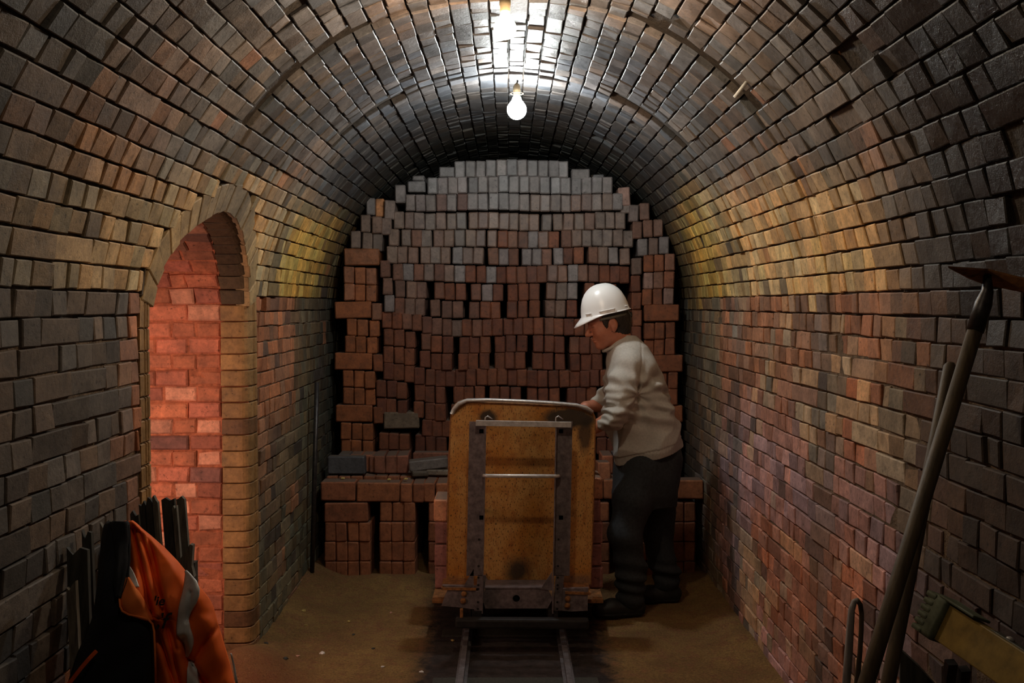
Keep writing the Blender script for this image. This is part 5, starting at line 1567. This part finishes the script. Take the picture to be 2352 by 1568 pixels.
# blade: thin plate reaching back to the wall
bl = [c0, c1, c2, c2 + Vector((0.0, 0.02, -0.03)), W(2352, 668, 2.24), W(2262, 650, 2.28), W(2225, 636, 2.26)]
m = MB().add(bl + [v + Vector((0, 0, -0.004)) for v in bl], [(0, 1, 5, 6), (1, 2, 3, 4), (1, 4, 5), (7, 13, 12, 8), (8, 11, 10, 9), (8, 12, 11)] + [(i, (i + 1) % 7, (i + 1) % 7 + 7, i + 7) for i in range(7)])
o = m.build('blade', M['rust']); o['label'] = 'rusty flat blade'; adopt(o, rake)
u_top = W(2184, 832, 2.36); u_mid = W(2040, 1568, 2.24)
dv2 = u_mid - u_top; u_bot = u_top + dv2 * ((u_top.z - 0.02) / (u_top.z - u_mid.z))
pole = MB().tube([u_bot, u_bot.lerp(u_top, 0.5), u_top - dv2.normalized() * -0.01, u_top], [0.0175, 0.0165, 0.0150, 0.008], 16).build('wooden_pole', M['handle_wood'], None, True)
tag(pole, 'second wooden tool pole leaning behind the scraper handle', 'pole')
# weathered hoop handle (a split wooden bow)
hz_ = [(1938, 1640), (1944, 1568), (1949, 1500), (1953, 1440), (1956, 1400), (1962, 1381), (1969, 1378), (1976, 1388), (1979, 1410), (1978, 1450), (1975, 1500), (1968, 1568), (1962, 1640)]
hp_ = [W(px, py, 2.42 + (0.02 if i > 6 else 0)) for i, (px, py) in enumerate(hz_)]
hoop = empty('bow_handle', (hp_[0].x, 2.42, 0)); tag(hoop, 'weathered grey bent-wood bow handle standing left of the poles', 'handle')
adopt(MB().tube(hp_[:7], [0.011, 0.010, 0.010, 0.009, 0.008, 0.007, 0.006], 12).build('front_leg', M['grey_wood'], None, True), hoop)
adopt(MB().tube(hp_[6:], [0.006, 0.006, 0.006, 0.006, 0.006, 0.007, 0.007], 12).build('rear_leg', M['handle_wood'], None, True), hoop)
adopt(MB().tube([(hp_[0] + hp_[-1]) / 2 + Vector((0, 0, 0.02)), ((hp_[0].x + hp_[-1].x) / 2 - 0.03, 2.42, 0.01)], 0.018, 12).build('shaft', M['handle_wood'], None, True), hoop)
# ladder rail with ribbed foot
lad = empty('ladder', W(2200, 1450, 2.02)); tag(lad, 'yellow-brown fibreglass ladder rail with a ribbed green rubber foot', 'ladder')
A, Bq = W(2150, 1418, 2.05), W(2420, 1600, 1.75)
dr = (Bq - A).normalized(); upd = Vector((0.25, 0.35, 0.9)); upd = (upd - dr * upd.dot(dr)).normalized(); sdv = dr.cross(upd)
if sdv.y > 0: sdv = -sdv
def chan(o_, w_, d_, h0, h1, nm, mat):
    pass
m = MB()
def lb(p, q, w_, t_):   # slab from p to q; w_ along upd, t_ along sdv
    M3 = Matrix((upd, sdv, dr)).transposed(); return m.box((p + q) / 2, (w_, t_, (q - p).length), M3, 0.002)
lb(A, Bq, 0.078, 0.005)
m2A, m2B = A + upd * 0.037 - sdv * 0.016, Bq + upd * 0.037 - sdv * 0.016
M3 = Matrix((upd, sdv, dr)).transposed()
m.box((m2A + m2B) / 2, (0.005, 0.036, (m2B - m2A).length), M3, 0.002)
m.box((A + Bq) / 2 - upd * 0.037 - sdv * 0.016, (0.005, 0.036, (Bq - A).length), M3, 0.002)
adopt(m.build('rail', M['ladder']), lad)
m = MB().box(A + dr * 0.30 + upd * 0.040 - sdv * 0.016, (0.004, 0.026, 0.34), M3, 0.001)
adopt(m.build('brace_plate', M['plate_grey']), lad)
for f_ in (0.17, 0.26, 0.36):
    c = A + dr * f_ + upd * 0.042 - sdv * 0.016
    adopt(MB().tube([c, c + upd * 0.003, c + upd * 0.006], [0.009, 0.008, 0.003], 12).build('rivet', M['steel'], None, True), lad)
# foot
foot = MB().box(A - dr * 0.004 - sdv * 0.012, (0.092, 0.050, 0.052), M3, 0.010).build('rubber_foot', M['foot_green'], None, True); adopt(foot, lad)
cap = MB().box(A + dr * 0.045 + upd * 0.046 - sdv * 0.012, (0.006, 0.048, 0.10), M3, 0.003).build('foot_tongue', M['foot_green']); adopt(cap, lad)
for k in range(6):
    c = A - dr * 0.024 + upd * (0.038 - k * 0.0152)
    o = MB().box(c - sdv * 0.012, (0.0125, 0.054, 0.030), M3, 0.005).build('tread_rib', M['foot_green']); o.parent = foot
# legs / stays below
for k, (x0, y0_, x1, y1_) in enumerate(((2185, 1520, 2168, 1640), (2215, 1535, 2200, 1660))):
    a, b = W(x0, y0_, 2.06), W(x1, y1_, 2.10); b = a + (b - a) * ((a.z - 0.01) / (a.z - b.z))
    adopt(MB().beam(a, b, 0.020, 0.02).build('stay', M['iron']), lad)
# dark slate-like board on edge below the poles
a, b = W(2070, 1500, 2.38), W(2130, 1600, 2.3)
tag(MB().prism([W(2068, 1492, 2.42), W(2110, 1530, 2.40), W(2150, 1575, 2.38), W(2150, 1700, 2.38), W(2066, 1700, 2.42)], (0.006, 0.02, 0)).build('slab', M['plank']), 'dark board on edge between the wooden poles and the ladder', 'board')
# ------------------------------------------------------------------ small things
pp, ss = hit_tunnel(1716, 186)
n_in = (Vector((0, pp.y, ZS)) - pp).normalized()
tag(MB().tube([pp - n_in * 0.01, pp + n_in * 0.05 + Vector((-0.008, 0, -0.02))], [0.007, 0.006], 10).build('ceramic_peg', M['peg'], None, True), 'small white peg sticking out of the vault beside the ring joint', 'peg')
chips = [(1088, 1412, 0), (697, 1412, 'y'), (702, 1439, 'y'), (801, 1425, 'y'), (740, 1500, 'w'), (684, 1514, 'p'), (878, 1528, 'w'), (857, 1486, 'd'), (898, 1406, 'p'), (968, 1541, 'w'), (1040, 1470, 'y'), (812, 1454, 'd'), (612, 1500, 'd'), (655, 1540, 'd')]
nm = {'y': ('chip_yellow', 'yellow'), 'w': ('chip_white', 'white'), 'p': ('chip_pink', 'pinkish'), 'd': ('plank', 'dark')}
for k, (px, py, c_) in enumerate(chips):
    if c_ == 0: continue
    d = ray(px, py); t = -EYE / d.z; g = Vector((d.x * t, d.y * t, 0)); g.z = floor_h(g.x, g.y)
    r_ = random.uniform(0.007, 0.013)
    bm = bmesh.new(); bmesh.ops.create_icosphere(bm, subdivisions=1, radius=r_)
    for v in bm.verts: v.co = Vector((v.co.x * random.uniform(0.8, 1.8), v.co.y * random.uniform(0.7, 1.3), v.co.z * random.uniform(0.4, 0.8)))
    me = bpy.data.meshes.new('brick_chip'); bm.to_mesh(me); bm.free(); me.materials.append(M[nm[c_][0]])
    o = bpy.data.objects.new('brick_chip', me); COL.objects.link(o); o.location = g + Vector((0, 0, r_ * 0.3)); o.rotation_euler = (0, 0, random.uniform(0, 3))
    tag(o, f"{nm[c_][1]} chip on the dirt floor left of the track, {ORD[k]} of the scattered chips", 'chip', 'chips on the dirt floor')
for px, Y_, lb_ in ((787, 6.02, 'yellow chip on the bench top under the blue-grey brick'), (893, 5.98, 'tiny yellow chip on the bench top before the threesome'), (932, 6.0, 'yellow crumb beside the tilted grey brick')):
    x = W(px, 1095, Y_).x
    bm = bmesh.new(); bmesh.ops.create_icosphere(bm, subdivisions=1, radius=0.014)
    for v in bm.verts: v.co = Vector((v.co.x * random.uniform(0.8, 1.3), v.co.y, v.co.z * 0.5))
    me = bpy.data.meshes.new('brick_chip'); bm.to_mesh(me); bm.free(); me.materials.append(M['chip_yellow'])
    o = bpy.data.objects.new('brick_chip', me); COL.objects.link(o); o.location = (x, Y_, zb + 0.005)
    tag(o, lb_, 'chip', 'chips on the bench')
